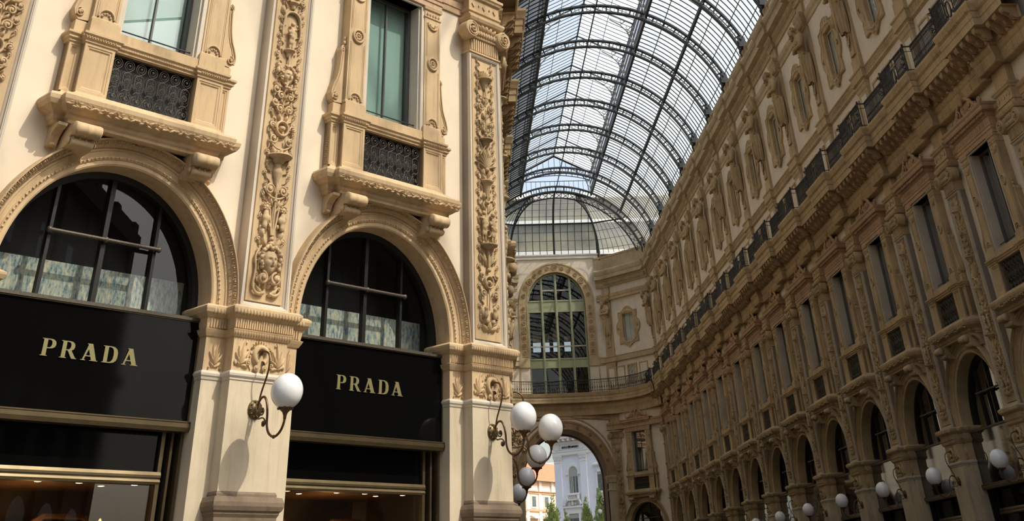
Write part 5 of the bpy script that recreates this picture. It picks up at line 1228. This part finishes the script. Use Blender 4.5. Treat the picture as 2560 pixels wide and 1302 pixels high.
# ================================================================ glass roof
RC, RR, ZC = 8.02, 8.0, 22.0
amax = math.asin(7.43/RR)
def rp_(a, r=RR): return (RC+r*sin(a), ZC+r*cos(a))
def make_rib():
    t = thing('roof_rib', '', 'roof rib', 'lattice ribs of the glass roof', 24.9); b0 = 0.42
    def ch(r, w, h):
        m = MB(); n = 48; vs = []; fs = []
        for i in range(n+1):
            a = -amax+2*amax*i/n
            for rr, yy in ((r-h, -w), (r+h, -w), (r+h, w), (r-h, w)): x, z = rp_(a, rr); vs.append((x, yy, z))
        for i in range(n):
            for j in range(4): p = i*4+j; q = i*4+(j+1) % 4; fs.append((p, q, q+4, p+4))
        m.add(vs, fs); return m
    ch(RR, .12, .05).obj('top_chord', 'roof_iron', t); ch(RR-b0, .12, .045).obj('bottom_chord', 'roof_iron', t)
    N = 26
    for i in range(N+1):
        a = -amax+2*amax*i/N; x0, z0 = rp_(a, RR-b0); x1, z1 = rp_(a, RR)
        MB().ring([(x0, 0, z0), (x1, 0, z1)], .045, 4).obj('strut', 'roof_iron', t)
        if i < N:
            a2 = -amax+2*amax*(i+.5)/N; am = amax*2/N*.27; m = MB(); P = []
            for rr, s in ((RR-b0+.02, -1.5), (RR-b0+.10, -1.0), (RR-.10, -1.0), (RR-.02, -1.5)): P.append(rp_(a2+am*s*.62, rr))
            # pierced scroll plates: leaves the middle of each panel open
            m.ring([(P[0][0], 0, P[0][1]), (P[1][0], 0, P[1][1]), (P[2][0], 0, P[2][1]), (P[3][0], 0, P[3][1])], .035, 4)
            Q = [rp_(a2-am*s*.62, rr) for rr, s in ((RR-b0+.02, -1.5), (RR-b0+.10, -1.0), (RR-.10, -1.0), (RR-.02, -1.5))]
            m.ring([(p[0], 0, p[1]) for p in Q], .022, 4); m.obj('scroll_plate', 'zinc', t)
    for s in (-1, 1):
        x, z = rp_(s*amax, RR); f = MB()
        xi = x-s*.26; f.box(xi-.17, xi+.17, -.15, .15, z+.05, z+.55); f.box(xi-.23, xi+.23, -.20, .20, z-.05, z+.08)
        for q in (-1, 1): f.ball((xi-s*.20, q*.11, z+.22), (.08, .07, .17), 6, 5); f.ball((xi-s*.08, q*.16, z+.38), (.07, .05, .09), 6, 5)
        f.ring([(xi-s*.1, 0, z), (xi-s*.2, 0, z-.35), (xi-s*.12, 0, z-.6)], .10, 6, taper=lambda t: 1-.7*t); f.obj('foot', 'roof_iron', t)
        # bracket into the lantern corner
        g = MB(); p0 = rp_(math.asin(3.05/RR), RR); cx = 3.05
        rr_ = [(RC+s*2.95, 29.5), (RC+s*2.82, 30.1), (RC+s*2.65, 30.6), (RC+s*2.25, 31.05), (RC+s*1.6, 31.45)]; g.ring([(a, 0, b) for a, b in rr_], .04, 4); g.ring([(RC+s*3.05, 0, 29.4), (RC+s*3.05, 0, 31.1), (RC+s*1.6, 0, 31.8)], .04, 4)
        for a, b in (((3.05, 29.8), (2.85, 30.1)), ((2.65, 30.6), (3.05, 30.4)), ((3.05, 31.0), (2.65, 30.6)), ((2.25, 31.05), (2.6, 31.3))): g.ring([(RC+s*a[0], 0, a[1]), (RC+s*b[0], 0, b[1])], .025, 4)
        for a, b in ((2.87, 30.45), (2.75, 30.85), (2.4, 31.3)): g.ring([(RC+s*a+.13*cos(k), 0, b+.13*sin(k)) for k in range(6)], .022, 4, closed=True)
        P = [(RC+s*cx, p0[1]), (RC+s*cx, 31.05), (RC+s*1.55, 31.55), (RC+s*2.2, 31.2), (RC+s*2.65, 30.7), (RC+s*2.82, 30.1)]
        g.obj('lantern_bracket', 'zinc_dark', t)
    m = MB().ring([(RC-3.1, 0, 31.1), (RC, 0, 32.6), (RC+3.1, 0, 31.1)], .06, 4); m.obj('lantern_rafter', 'roof_iron', t)
    return t
plain('zinc_dark', (0.16, 0.165, 0.16), 0.6, 0.1)
KR = list(range(0, 15))
rib = make_rib()
for j, k in enumerate(KR):
    r = rib if j == 0 else dup(rib)
    r['label'] = 'arched lattice iron rib, out of view, %s from the crossing' % ORD[j] if k < 5 else ('arched lattice iron rib of the glass roof, %s before the half dome' % ORD[14-k] if k < 14 else 'last arched lattice rib before the glass half dome')
    r.location = (0, yp[k], 24.9)
def make_roofbay():
    t = thing('glass_roof_bay', '', 'glass roof', 'glazed bays of the roof', 24.9)
    a1 = math.asin(3.05/RR)
    def shell(s, r):
        m = MB(); n = 14; vs = []
        for i in range(n+1):
            a = s*(a1+(amax-a1)*i/n); x, z = rp_(a, r); vs += [(x, -.12, z), (x, -BAY+.12, z)]
        m.add(vs, [(2*i, 2*i+1, 2*i+3, 2*i+2) for i in range(n)], True); return m
    shell(-1, RR+.06).obj('glass', 'roof_glass_dimmed', t); shell(1, RR+.06).obj('glass', 'roof_glass', t)
    for s in (-1, 1):
        m = MB(); m.add([(RC+s*3.15, -.1, 31.1), (RC+s*3.15, -BAY+.1, 31.1), (RC, -BAY+.1, 32.64), (RC, -.1, 32.64)], [(0, 1, 2, 3)]); m.obj('lantern_glass', 'lantern_glass', t)
        x0, z0 = rp_(s*a1, RR)
        m = MB()
        for i in range(3): zz = z0+.25+.45*i; m.box(x0-.03, x0+.03, -BAY+.1, -.1, zz, zz+.16)
        m.obj('louvre', 'zinc_dark', t)
    for i in range(1, 9):
        y = -BAY*i/9
        for s in (-1, 1):
            m = MB(); vs = []; n = 14
            for j in range(n+1): a = s*(a1+(amax-a1)*j/n); x, z = rp_(a, RR+.03); vs.append((x, y, z))
            m.ring(vs, .036, 4); m.obj('glazing_bar', 'roof_iron', t)
        MB().ring([(RC-3.15, y, 31.08), (RC, y, 32.6), (RC+3.15, y, 31.08)], .024, 4).obj('glazing_bar', 'roof_iron', t)
    for s in (-1, 1):
        for q in (.2, .62, .8, .98): 
            a = s*(a1+(amax-a1)*q*.93); x, z = rp_(a, RR+.03); MB().ring([(x, -.1, z), (x, -BAY+.1, z)], .03, 4).obj('cross_bar', 'zinc_dark', t)
        MB().ring([(RC+s*1.6, -.1, 31.8), (RC+s*1.6, -BAY+.1, 31.8)], .02, 4).obj('cross_bar', 'zinc_dark', t)
    return t
rb = make_roofbay()
for j, k in enumerate(KR[:-1]):
    r = rb if j == 0 else dup(rb)
    r['label'] = 'glazed roof bay between two iron ribs, out of view, %s from the crossing' % ORD[j] if k < 5 else 'glazed roof bay between two iron ribs, %s before the half dome' % ORD[13-k]
    r.location = (0, yp[k], 24.9)
ya, yb = yp[KR[0]], yp[14]
for nm, x, z, r_, lab in (('a', 0, 29.62, .05, 'thin iron purlin along the crown of the glass roof'), ('b', -3.05, 29.28, .13, 'thick iron purlin on the left below the roof lantern'), ('c', 3.05, 29.28, .13, 'thick iron purlin on the right below the roof lantern'), ('d', -5.43, 27.75, .11, 'iron purlin halfway down the left side of the glass roof'), ('e', 5.43, 27.75, .11, 'iron purlin halfway down the right side of the glass roof'), ('f', 0, 32.6, .06, 'iron ridge bar of the roof lantern'), ('g', -3.15, 31.1, .07, 'iron eaves bar on the left of the roof lantern'), ('h', 3.15, 31.1, .07, 'iron eaves bar on the right of the roof lantern')):
    tag(MB().box(RC+x-r_*.6, RC+x+r_*.6, -yb, -ya, z-r_, z+r_).obj('roof_purlin', 'roof_iron'), lab, 'purlin', 'purlins of the glass roof')
# gable railing beyond the last rib
t = thing('gable_railing', 'thin iron railing against the sky under the gable of the roof lantern', 'railing', None, 29.6)
MB().ring([(RC-3, 0, 30.6), (RC+3, 0, 30.6)], .03, 5).obj('top_rail', 'roof_iron', t)
for i in range(15): x = RC-2.9+5.8*i/14; MB().ring([(x, 0, 29.6), (x, 0, 30.6)], .018, 4).obj('post', 'roof_iron', t)
t.location = (0, yb+.5, 29.6)
t = thing('lantern_gable', 'iron gable of the roof lantern open to the sky', 'roof frame', None, 31)
m = MB().ring([(RC-3.1, 0, 31.1), (RC, 0, 32.6), (RC+3.1, 0, 31.1)], .07, 4)
m.obj('gable_edge', 'roof_iron', t)
for i in range(11): x = -2.5+.5*i; MB().ring([(RC+x, 0, ZC+sqrt(64-x*x)+.9), (RC+x, 0, 32.6-abs(x)*.484)], .022, 4).obj('upright', 'roof_iron', t)
n = 24; P = [(RC+3*(-1+2*i/n), 0, 30.9+.45*(1-(-1+2*i/n)**2)-.12) for i in range(n+1)]; MB().ring(P, .05, 4).obj('curved_rail', 'roof_iron', t)
P2 = [(p[0], 0, p[2]-.35) for p in P]; MB().ring(P2, .035, 4).obj('curved_rail', 'roof_iron', t)
for i in range(0, n+1, 2): MB().ring([P[i], P2[i]], .03, 4).obj('strut', 'roof_iron', t)
t.location = (0, yb-.2, 31)
# half dome at the end
yb0 = yb+.25
def hip(a, r=0.0):                                # a: 0 at the crown, pi/2 at the wall
    return (1.75+2.1*sin(a), yb0+(3.75-r)*sin(a), 25.3+(4.15-r)*cos(a)**.92 if a < pi/2-1e-6 else 25.3)
def ribpt(a):                                      # matching point on the last vault rib
    th = math.asin(1.75/RR)+(amax-math.asin(1.75/RR))*a/(pi/2); x, z = rp_(th, RR-.42); return (x-RC, yb0-.1, z)
t = thing('half_dome', 'glazed half dome with hip ribs closing the roof above the far wall', 'glass roof', None, 25.3)
NA = 18
for s in (-1, 1):
    for nm, rr, w in (('hip_rib_outer', 0, .10), ('hip_rib_inner', .55, .08)):
        m = MB(); m.ring([(XC+s*hip(pi/2*i/NA, rr)[0], -hip(pi/2*i/NA, rr)[1], hip(pi/2*i/NA, rr)[2]) for i in range(NA+1)], w, 4); m.obj(nm, 'roof_iron', t)
    for i in range(1, NA, 1):
        a = pi/2*i/NA; p, q = hip(a), hip(a, .55); MB().ring([(XC+s*p[0], -p[1], p[2]), (XC+s*q[0], -q[1], q[2])], .06, 4).obj('hip_strut', 'roof_iron', t)
    p = hip(pi/2); m = MB().ring([(XC+s*p[0], -p[1]+.1, 25.6), (XC+s*(p[0]+.02), -p[1]+.3, 24.9), (XC+s*(p[0]-.03), -p[1]+.12, 24.2)], .16, 6, taper=lambda t: 1-.7*t); m.obj('bracket', 'roof_iron', t)
    # side facet
    vs = []; fs = []; NT = 8
    for i in range(NA+1):
        a = pi/2*i/NA; p, q = hip(a), ribpt(a)
        for j in range(NT+1): f_ = j/NT; vs.append((XC+s*(p[0]+(q[0]-p[0])*f_), -(p[1]+(q[1]-p[1])*f_), p[2]+(q[2]-p[2])*f_))
    for i in range(NA):
        for j in range(NT): k_ = i*(NT+1)+j; fs.append((k_, k_+1, k_+NT+2, k_+NT+1))
    m = MB(); m.add(vs, fs, True); m.obj('side_glass', 'half_dome_glass', t)
    for j in range(1, NT):
        MB().ring([vs[i*(NT+1)+j] for i in range(NA+1)], .026, 4).obj('glazing_bar', 'roof_iron', t)
    for i in (6, 8, 13, 15, 17): MB().ring([vs[i*(NT+1)+j] for j in range(NT+1)], .02, 4).obj('cross_bar', 'zinc_dark', t)
    MB().ring([vs[11*(NT+1)+j] for j in range(NT+1)], .07, 4).obj('ring_purlin', 'roof_iron', t)
vs = []; fs = []; NT = 12
for i in range(NA+1):
    a = pi/2*i/NA; p = hip(a)
    for j in range(NT+1): vs.append((XC-p[0]+2*p[0]*j/NT, -p[1], p[2]))
for i in range(NA):
    for j in range(NT): k_ = i*(NT+1)+j; fs.append((k_, k_+1, k_+NT+2, k_+NT+1))
m = MB(); m.add(vs, fs, True); m.obj('centre_glass', 'half_dome_glass', t)
# upright bars at fixed spacing
for j in range(-6, 7):
    x = j*.62; P = [(XC+x, -hip(pi/2*i/36)[1], hip(pi/2*i/36)[2]) for i in range(37) if hip(pi/2*i/36)[0] >= abs(x)]
    if len(P) > 2: MB().ring(P, .09 if j == 0 else .028, 4).obj('upright_bar', 'roof_iron', t)
for i in (5, 7, 9, 13, 15, 17): p = hip(pi/2*i/NA); MB().ring([(XC-p[0], -p[1], p[2]), (XC+p[0], -p[1], p[2])], .022, 4).obj('cross_bar', 'zinc_dark', t)
p = hip(pi/2*11/NA); MB().ring([(XC-p[0], -p[1], p[2]), (XC+p[0], -p[1], p[2])], .07, 4).obj('ring_purlin', 'roof_iron', t)
n = 30
for zo in (0, -.45):
    P = [rp_(amax*(-1+2*i/n), RR-.42+zo) for i in range(n+1)]; MB().ring([(a, -yb0-.1, b) for a, b in P], .06, 4).obj('edge_rib', 'roof_iron', t)
for i in range(n):
    a = rp_(amax*(-1+2*i/n), RR-.42); b = rp_(amax*(-1+2*(i+1)/n), RR-.87); c = rp_(amax*(-1+2*i/n), RR-.87); e = rp_(amax*(-1+2*(i+1)/n), RR-.42)
    MB().ring([(a[0], -yb0-.1, a[1]), (b[0], -yb0-.1, b[1])], .028, 4).ring([(c[0], -yb0-.1, c[1]), (e[0], -yb0-.1, e[1])], .028, 4).obj('brace', 'zinc_dark', t)
for o in t.children: o.location = (0, 0, -25.3)
t.location = (0, 0, 25.3)
t = thing('upper_block', 'grey upper storeys standing behind the glazed half dome', 'building', None)
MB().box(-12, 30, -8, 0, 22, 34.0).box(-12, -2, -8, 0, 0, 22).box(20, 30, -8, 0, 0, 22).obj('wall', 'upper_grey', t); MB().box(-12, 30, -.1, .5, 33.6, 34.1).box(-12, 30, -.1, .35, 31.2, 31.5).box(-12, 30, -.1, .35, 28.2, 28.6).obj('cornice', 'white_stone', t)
for i in range(14): MB().box(-11+2.9*i, -9.6+2.9*i, -.05, .05, 25.6, 27.9).obj('window', 'far_glass', t)
t.location = (0, 108, 0)
# ground slab
struct(MB().box(-30, 60, -104.5, -104, -.3, .0).obj('ground', 'floor_marble'))

# ================================================================ floor and the other walls round the octagon
struct(MB().add([(-30, 40, 0), (60, 40, 0), (60, -210, 0), (-30, -210, 0)], [(0, 1, 2, 3)]) or MB().box(-30, 60, -210, 40, -.3, 0).obj('floor', 'floor_marble'))
bpy.data.objects.remove(bpy.data.objects['ground'])
OC = [Fr(15.18+5.06, 22.1-5.06, -45)]
def back_wall(i, p, q, h=25):
    m = MB(); a, b = Vector(p), Vector(q); d = (b-a); L = d.length; fr = Fr(a.x, a.y, math.degrees(atan2(d.y, d.x)))
    m.box(0, L, -1, 0, 0, h); nbay = max(1, round(L/5))
    for k in range(nbay+1): u = L*k/nbay; m.box(u-.5, u+.5, 0, .25, 0, h)
    m.box(0, L, 0, .9, 14.0, 14.65); m.box(0, L, 0, .7, 23.0, 24.0)
    o = m.obj('wall_octagon_%d' % i, 'passage_stone'); o.location = (fr.x, fr.y, 0); o.rotation_euler = (0, 0, fr.r); struct(o)
    w = MB()
    for k in range(nbay):
        u = L*(k+.5)/nbay; w.box(u-.75, u+.75, 0, .03, 8.9, 12); w.arc(u, 5.4, [(0, .03), (1.7, .03)], 0, pi, 20); w.box(u-1.7, u+1.7, 0, .04, 0, 5.4); w.box(u-.55, u+.55, 0, .03, 18, 20.2)
    x = w.obj('window_%d' % i, 'far_glass'); x.location = o.location; x.rotation_euler = o.rotation_euler; struct(x)
m = MB(); vs = []; fs = []; NA_, NE_ = 32, 8
for j in range(NE_+1):
    for i in range(NA_):
        a = 2*pi*i/NA_; e = pi/2*j/NE_*.96; vs.append((8.02+18.3*cos(e)*cos(a), -(4.7+18.3*cos(e)*sin(a)), 24.9+17*sin(e)))
for j in range(NE_):
    for i in range(NA_): q = (i+1) % NA_; fs.append((j*NA_+i, j*NA_+q, (j+1)*NA_+q, (j+1)*NA_+i))
m.add(vs, fs, True); struct(m.obj('ceiling_octagon_glass', 'dome_glass'))
m = MB()
for i in range(NA_): m.ring([vs[j*NA_+i] for j in range(NE_+1)], .09 if i % 2 == 0 else .04, 4)
for j in (0, 2, 4, 6, 8): m.ring([vs[j*NA_+i] for i in range(NA_)], .09, 4, closed=True)
struct(m.obj('ceiling_octagon_ribs', 'roof_iron'))
C8 = [(15.3, 22.3), (25.3, 12.0), (25.3, -2.4), (15.3, -12.6), (.86, -12.6), (-9.3, -2.4)]
for i, (p, q) in enumerate(zip(C8, C8[1:])):
    if i in (0, 2, 4): back_wall(i+1, p, q)
back_wall(8, (40, 12), (60, 12)); back_wall(9, (25.3, 12), (60, 12)); back_wall(10, (60, -2.4), (25.3, -2.4))
back_wall(11, (15.3, -12.6), (15.3, -50)); back_wall(12, (.86, -50), (.86, -12.6))
# ================================================================ buildings and trees beyond the exit arch
WB = Fr(10.9, 150, -36.87)
b = thing('bank_building', 'pale bluish building with inscription seen through the exit arch', 'building', None)
MB().box(0, 12, -8, 0, 0, 16.9).obj('wall', 'white_render', b)
m = MB().mould(0, 4.9, -.3, .25, [(0, 15.3), (.05, 15.35), (.05, 15.6), (.12, 15.7), (.12, 15.78), (0, 15.8), (0, 16.5), (.06, 16.55), (.1, 16.62), (.1, 16.72), (0, 16.74), (0, 17.0), (.75, 17.02), (.75, 17.2), (.9, 17.4), (.9, 17.46), (.3, 17.6), (.3, 18.0), (.35, 18.05), (.35, 18.2), (0, 18.5)]); m.mould(4.9, 12, -.3, 0, [(0, 15.3), (.05, 15.35), (.05, 15.6), (.12, 15.7), (0, 15.8), (0, 17.0), (.6, 17.02), (.6, 17.2), (.8, 17.4), (.3, 17.6), (.3, 18.2), (0, 18.3)], (0, 0)); m.obj('cornice', 'white_stone', b)
for i in range(9): u = -.35+.72*i; MB().box(u, u+.3, .2, .9, 16.76, 17.02).obj('bracket', 'white_stone', b)
for u in (.62, 4.2): MB().arc(u, 16.12, [(.0, .30), (.18, .34), (.28, .36), (.34, .25)], 0, 2*pi, 16, True).obj('roundel', 'white_stone', b)
m = MB().ring([(1.05, .26, 15.86), (1.05, .26, 16.42), (3.75, .26, 16.42), (3.75, .26, 15.86)], .03, 4, closed=True); m.obj('inscription_panel', 'white_stone', b)
glyphs('INTESA', .21, 'ink', b, .30, 1.78, 16.12, width=.82, thick=.04); glyphs('#', .22, 'ink', b, .30, 2.42, 16.12, thick=.04, gap=0) if False else None
k = MB()
for u in (2.30, 2.42, 2.54): k.box(u-.03, u+.03, .25, .31, 16.0, 16.22)
k.box(2.26, 2.58, .25, .31, 16.18, 16.26); k.obj('emblem', 'ink', b)
glyphs('SANPAOLO', .21, 'ink', b, .30, 3.16, 16.12, width=1.08, thick=.04)
for u0, u1 in ((.12, 1.08), (3.78, 4.66)):
    MB().box(u0, u1, 0, .25, 0, 14.6).obj('pilaster', 'white_render', b); c = MB().mould(u0, u1, 0, .25, [(0, 14.55), (.04, 14.6), (.0, 14.65), (0, 14.8), (.1, 15.15), (.14, 15.2), (.14, 15.28), (0, 15.3)])
    for q in (0, 1): c.spiral(u0+.15+q*(u1-u0-.3), 14.95, .16, .3, .04, 1-2*q, 1.4, n=12)
    c.obj('capital', 'white_stone', b)
w = MB().arc(2.65, 13.45, [(.65, 0), (.65, .1), (.72, .14), (.92, .12), (1.0, .06), (1.0, 0)], n=24).box(1.95, 2.02, 0, .1, 11.4, 13.45).box(3.28, 3.35, 0, .1, 11.4, 13.45).box(1.55, 2.02, 0, .16, 13.3, 13.5).box(3.28, 3.75, 0, .16, 13.3, 13.5).box(1.8, 3.5, 0, .3, 11.3, 11.42).obj('window_surround', 'white_stone', b)
MB().arc(2.65, 13.45, [(.0, .05), (.65, .05)], n=20).box(2.0, 3.3, 0, .05, 13.1, 13.45).obj('roller_shade', 'grey_shade', b)
MB().box(2.0, 3.3, 0, .04, 11.42, 13.1).obj('pane', 'far_glass', b)
k = MB()
for u in (2.0, 2.22, 2.44): k.box(u+.02, u+.16, .04, .07, 11.45, 13.1)
k.box(2.85, 2.95, .04, .07, 11.45, 13.1); k.obj('curtain', 'grey_shade', b)
k = MB().box(1.8, 3.45, 0, .5, 11.2, 11.3).box(1.8, 3.45, 0, .5, 10.68, 10.78).box(1.8, 2.0, .2, .5, 10.7, 11.25).box(3.25, 3.45, .2, .5, 10.7, 11.25)
for i in range(6): k.box(2.08+.19*i, 2.17+.19*i, .3, .42, 10.75, 11.2)
k.obj('balustrade', 'white_stone', b)
k = MB().arc(2.45, 9.75, [(1.15, .0), (1.15, .3), (1.32, .35), (1.4, .3), (1.4, 0)], radians(22), radians(158), 18).box(1.1, 3.8, 0, .3, 9.98, 10.15).box(1.3, 3.6, 0, .15, 9.4, 9.98)
for q in (-1, 1): k.spiral(2.45+q*.4, 10.4, .25, .2, .06, q, 1.3, n=12)
k.ball((2.45, .2, 10.45), (.2, .2, .28), 8, 6); k.box(1.55, 1.8, 0, .15, 0, 9.4).box(3.15, 3.4, 0, .15, 0, 9.4); k.obj('pediment', 'white_stone', b)
MB().box(1.85, 3.1, 0, .06, 8.95, 9.35).obj('roller_shade', 'grey_shade', b); MB().box(1.85, 3.1, 0, .05, 7, 8.95).obj('pane', 'far_glass', b)
k = MB().mould(5.75, 7.6, 0, 0, [(0, 13.9), (.3, 14.0), (.3, 14.15), (0, 14.3)]).box(5.8, 6.0, 0, .12, 11.3, 13.5).box(7.3, 7.5, 0, .12, 11.3, 13.5).box(5.8, 7.5, 0, .12, 13.3, 13.55).box(5.7, 7.6, 0, .3, 11.2, 11.4); k.obj('window_surround', 'white_stone', b)
MB().box(6.0, 7.3, 0, .05, 11.4, 13.1).obj('pane', 'far_glass', b); MB().box(6.0, 7.3, 0, .06, 13.05, 13.4).obj('roller_shade', 'grey_shade', b)
place(b, WB, 0)
OB = Fr(7.5, 160, 51)
b = thing('orange_house', 'peach coloured house with red tiled roof left of the pale bank', 'building', None)
MB().box(-4, 12, -8, 0, 0, 13.9).obj('wall', 'peach_render', b)
MB().sideprism([(.7, 13.9), (.6, 14.02), (-3.6, 16.4), (-3.6, 13.9)], -4, 12).obj('roof', 'roof_tile', b)
MB().box(-4, 12, 0, .7, 13.8, 13.92).mould(-4, 12, 0, 0, [(0, 12.35), (.1, 12.4), (.1, 12.55), (.2, 12.62), (.2, 12.68), (0, 12.7)], (0, 0)).mould(-4, 12, 0, 0, [(0, 10.4), (.15, 10.5), (.15, 10.7), (0, 10.75)], (0, 0)).obj('string_course', 'pink_stone', b)
for i in range(6):
    u = .65+2.78*(i-1); MB().box(u-.25, u+.28, 0, .22, 12.7, 13.8).obj('roof_post', 'peach_pale', b); MB().box(u-.28, u+.3, 0, .14, 0, 12.35).obj('pilaster', 'peach_pale', b)
    c = u+1.45; MB().box(c-.62, c+.62, 0, .08, 10.85, 12.25).obj('window_surround', 'peach_pale', b); MB().box(c-.42, c+.42, 0, .1, 11.0, 12.12).obj('pane', 'far_glass', b); MB().box(c-.9, c+.9, 0, .05, 12.75, 13.3).obj('attic_panel', 'peach_pale', b)
    MB().sideprism([(0, 10.1), (.8, 9.8), (.8, 9.7), (0, 9.75)], c-.9, c+.9).obj('awning', 'pale_trim', b)
place(b, OB, 0)
b = thing('grey_block', 'distant grey block rising behind the red tiled roof', 'building', None)
MB().box(0, 12, -6, 0, 0, 16.4).obj('wall', 'white_stone', b); MB().box(1.5, 12, -6, -1, 16.4, 17.3).obj('plant_room', 'zinc', b)
for i in range(12): MB().box(.3+i, .36+i, 0, .1, 13, 16.4).obj('wall_rib', 'zinc', b)
b.location = (10.2, 178, 0)
def tree(label, x, y, h, w, seed):
    rnd = random.Random(seed); t = thing('poplar_tree', label, 'tree', 'pointed green trees in the square')
    MB().ring([(0, 0, 0), (0, 0, h*.85)], .14, 7, taper=lambda t: 1-.8*t).obj('trunk', 'bark', t)
    m = MB()
    plumes = [(0, 0, h*.62, h*.38)]
    for i in range(46):
        f = rnd.random()**.7; z = h*(.12+.70*f); r = w*.62*(1-f)**.6*(.4+.6*rnd.random()); a = rnd.random()*6.283
        plumes.append((r*cos(a), r*sin(a), z, min(h*.97-z, (1.1+1.1*rnd.random())*(.7+.5*(1-f)))))
    for px_, py_, z0, L in plumes:
        for i in range(int(110*L)):
            f = rnd.random(); z = z0+L*f; r = (.06+.30*(1-f)**.8)*rnd.random()**.5*(1.0+.25*L); a = rnd.random()*6.283
            s = .07+.07*rnd.random(); b_ = rnd.random()*3.14; v = Vector((px_+r*cos(a), py_+r*sin(a), z))
            d1 = Vector((cos(a)*.5, sin(a)*.5, 1)).normalized()*s*1.6; d2 = Vector((sin(b_), -cos(b_), .3))*s*.6
            m.add([tuple(v-d2), tuple(v+d1*.3-d2*.2), tuple(v+d1+d2*.3), tuple(v+d2)], [(0, 1, 2, 3)])
    m.obj('foliage', 'leaf', t); t.location = (x, y, 0)
tree('pointed green tree in front of the peach house', 8.25, 118, 9.25, 3.0, 3); tree('slim pointed green tree left of the far street lamp', 11.5, 119.5, 9.1, 1.6, 5); tree('taller pointed green tree behind the far street lamp', 12.75, 119, 9.75, 2.4, 8); tree('lower green tree behind the tree in front of the peach house', 9.6, 120, 8.0, 1.5, 9)
t = thing('street_lamp', 'distant street lamp with white globe and curled arm among the trees', 'lamp', None)
MB().ring([(0, 0, 0), (0, 0, 8.6)], .07, 8).obj('post', 'iron', t)
m = MB(); m.ring([(.0+.42*(1-i/20*.85)*cos(i*.45+2), 0, 8.6+.42*(1-i/20*.85)*sin(i*.45+2)) for i in range(21)], .035, 6); m.ring([(0, 0, 8.4), (-.3, 0, 8.0), (-.55, 0, 7.6), (-.5, 0, 7.45)], .03, 6); m.obj('curled_arm', 'iron', t)
MB().ball((-.42, 0, 7.78), .19, 20, 14).obj('globe', 'globe', t); t.location = (12.85, 116, 0)
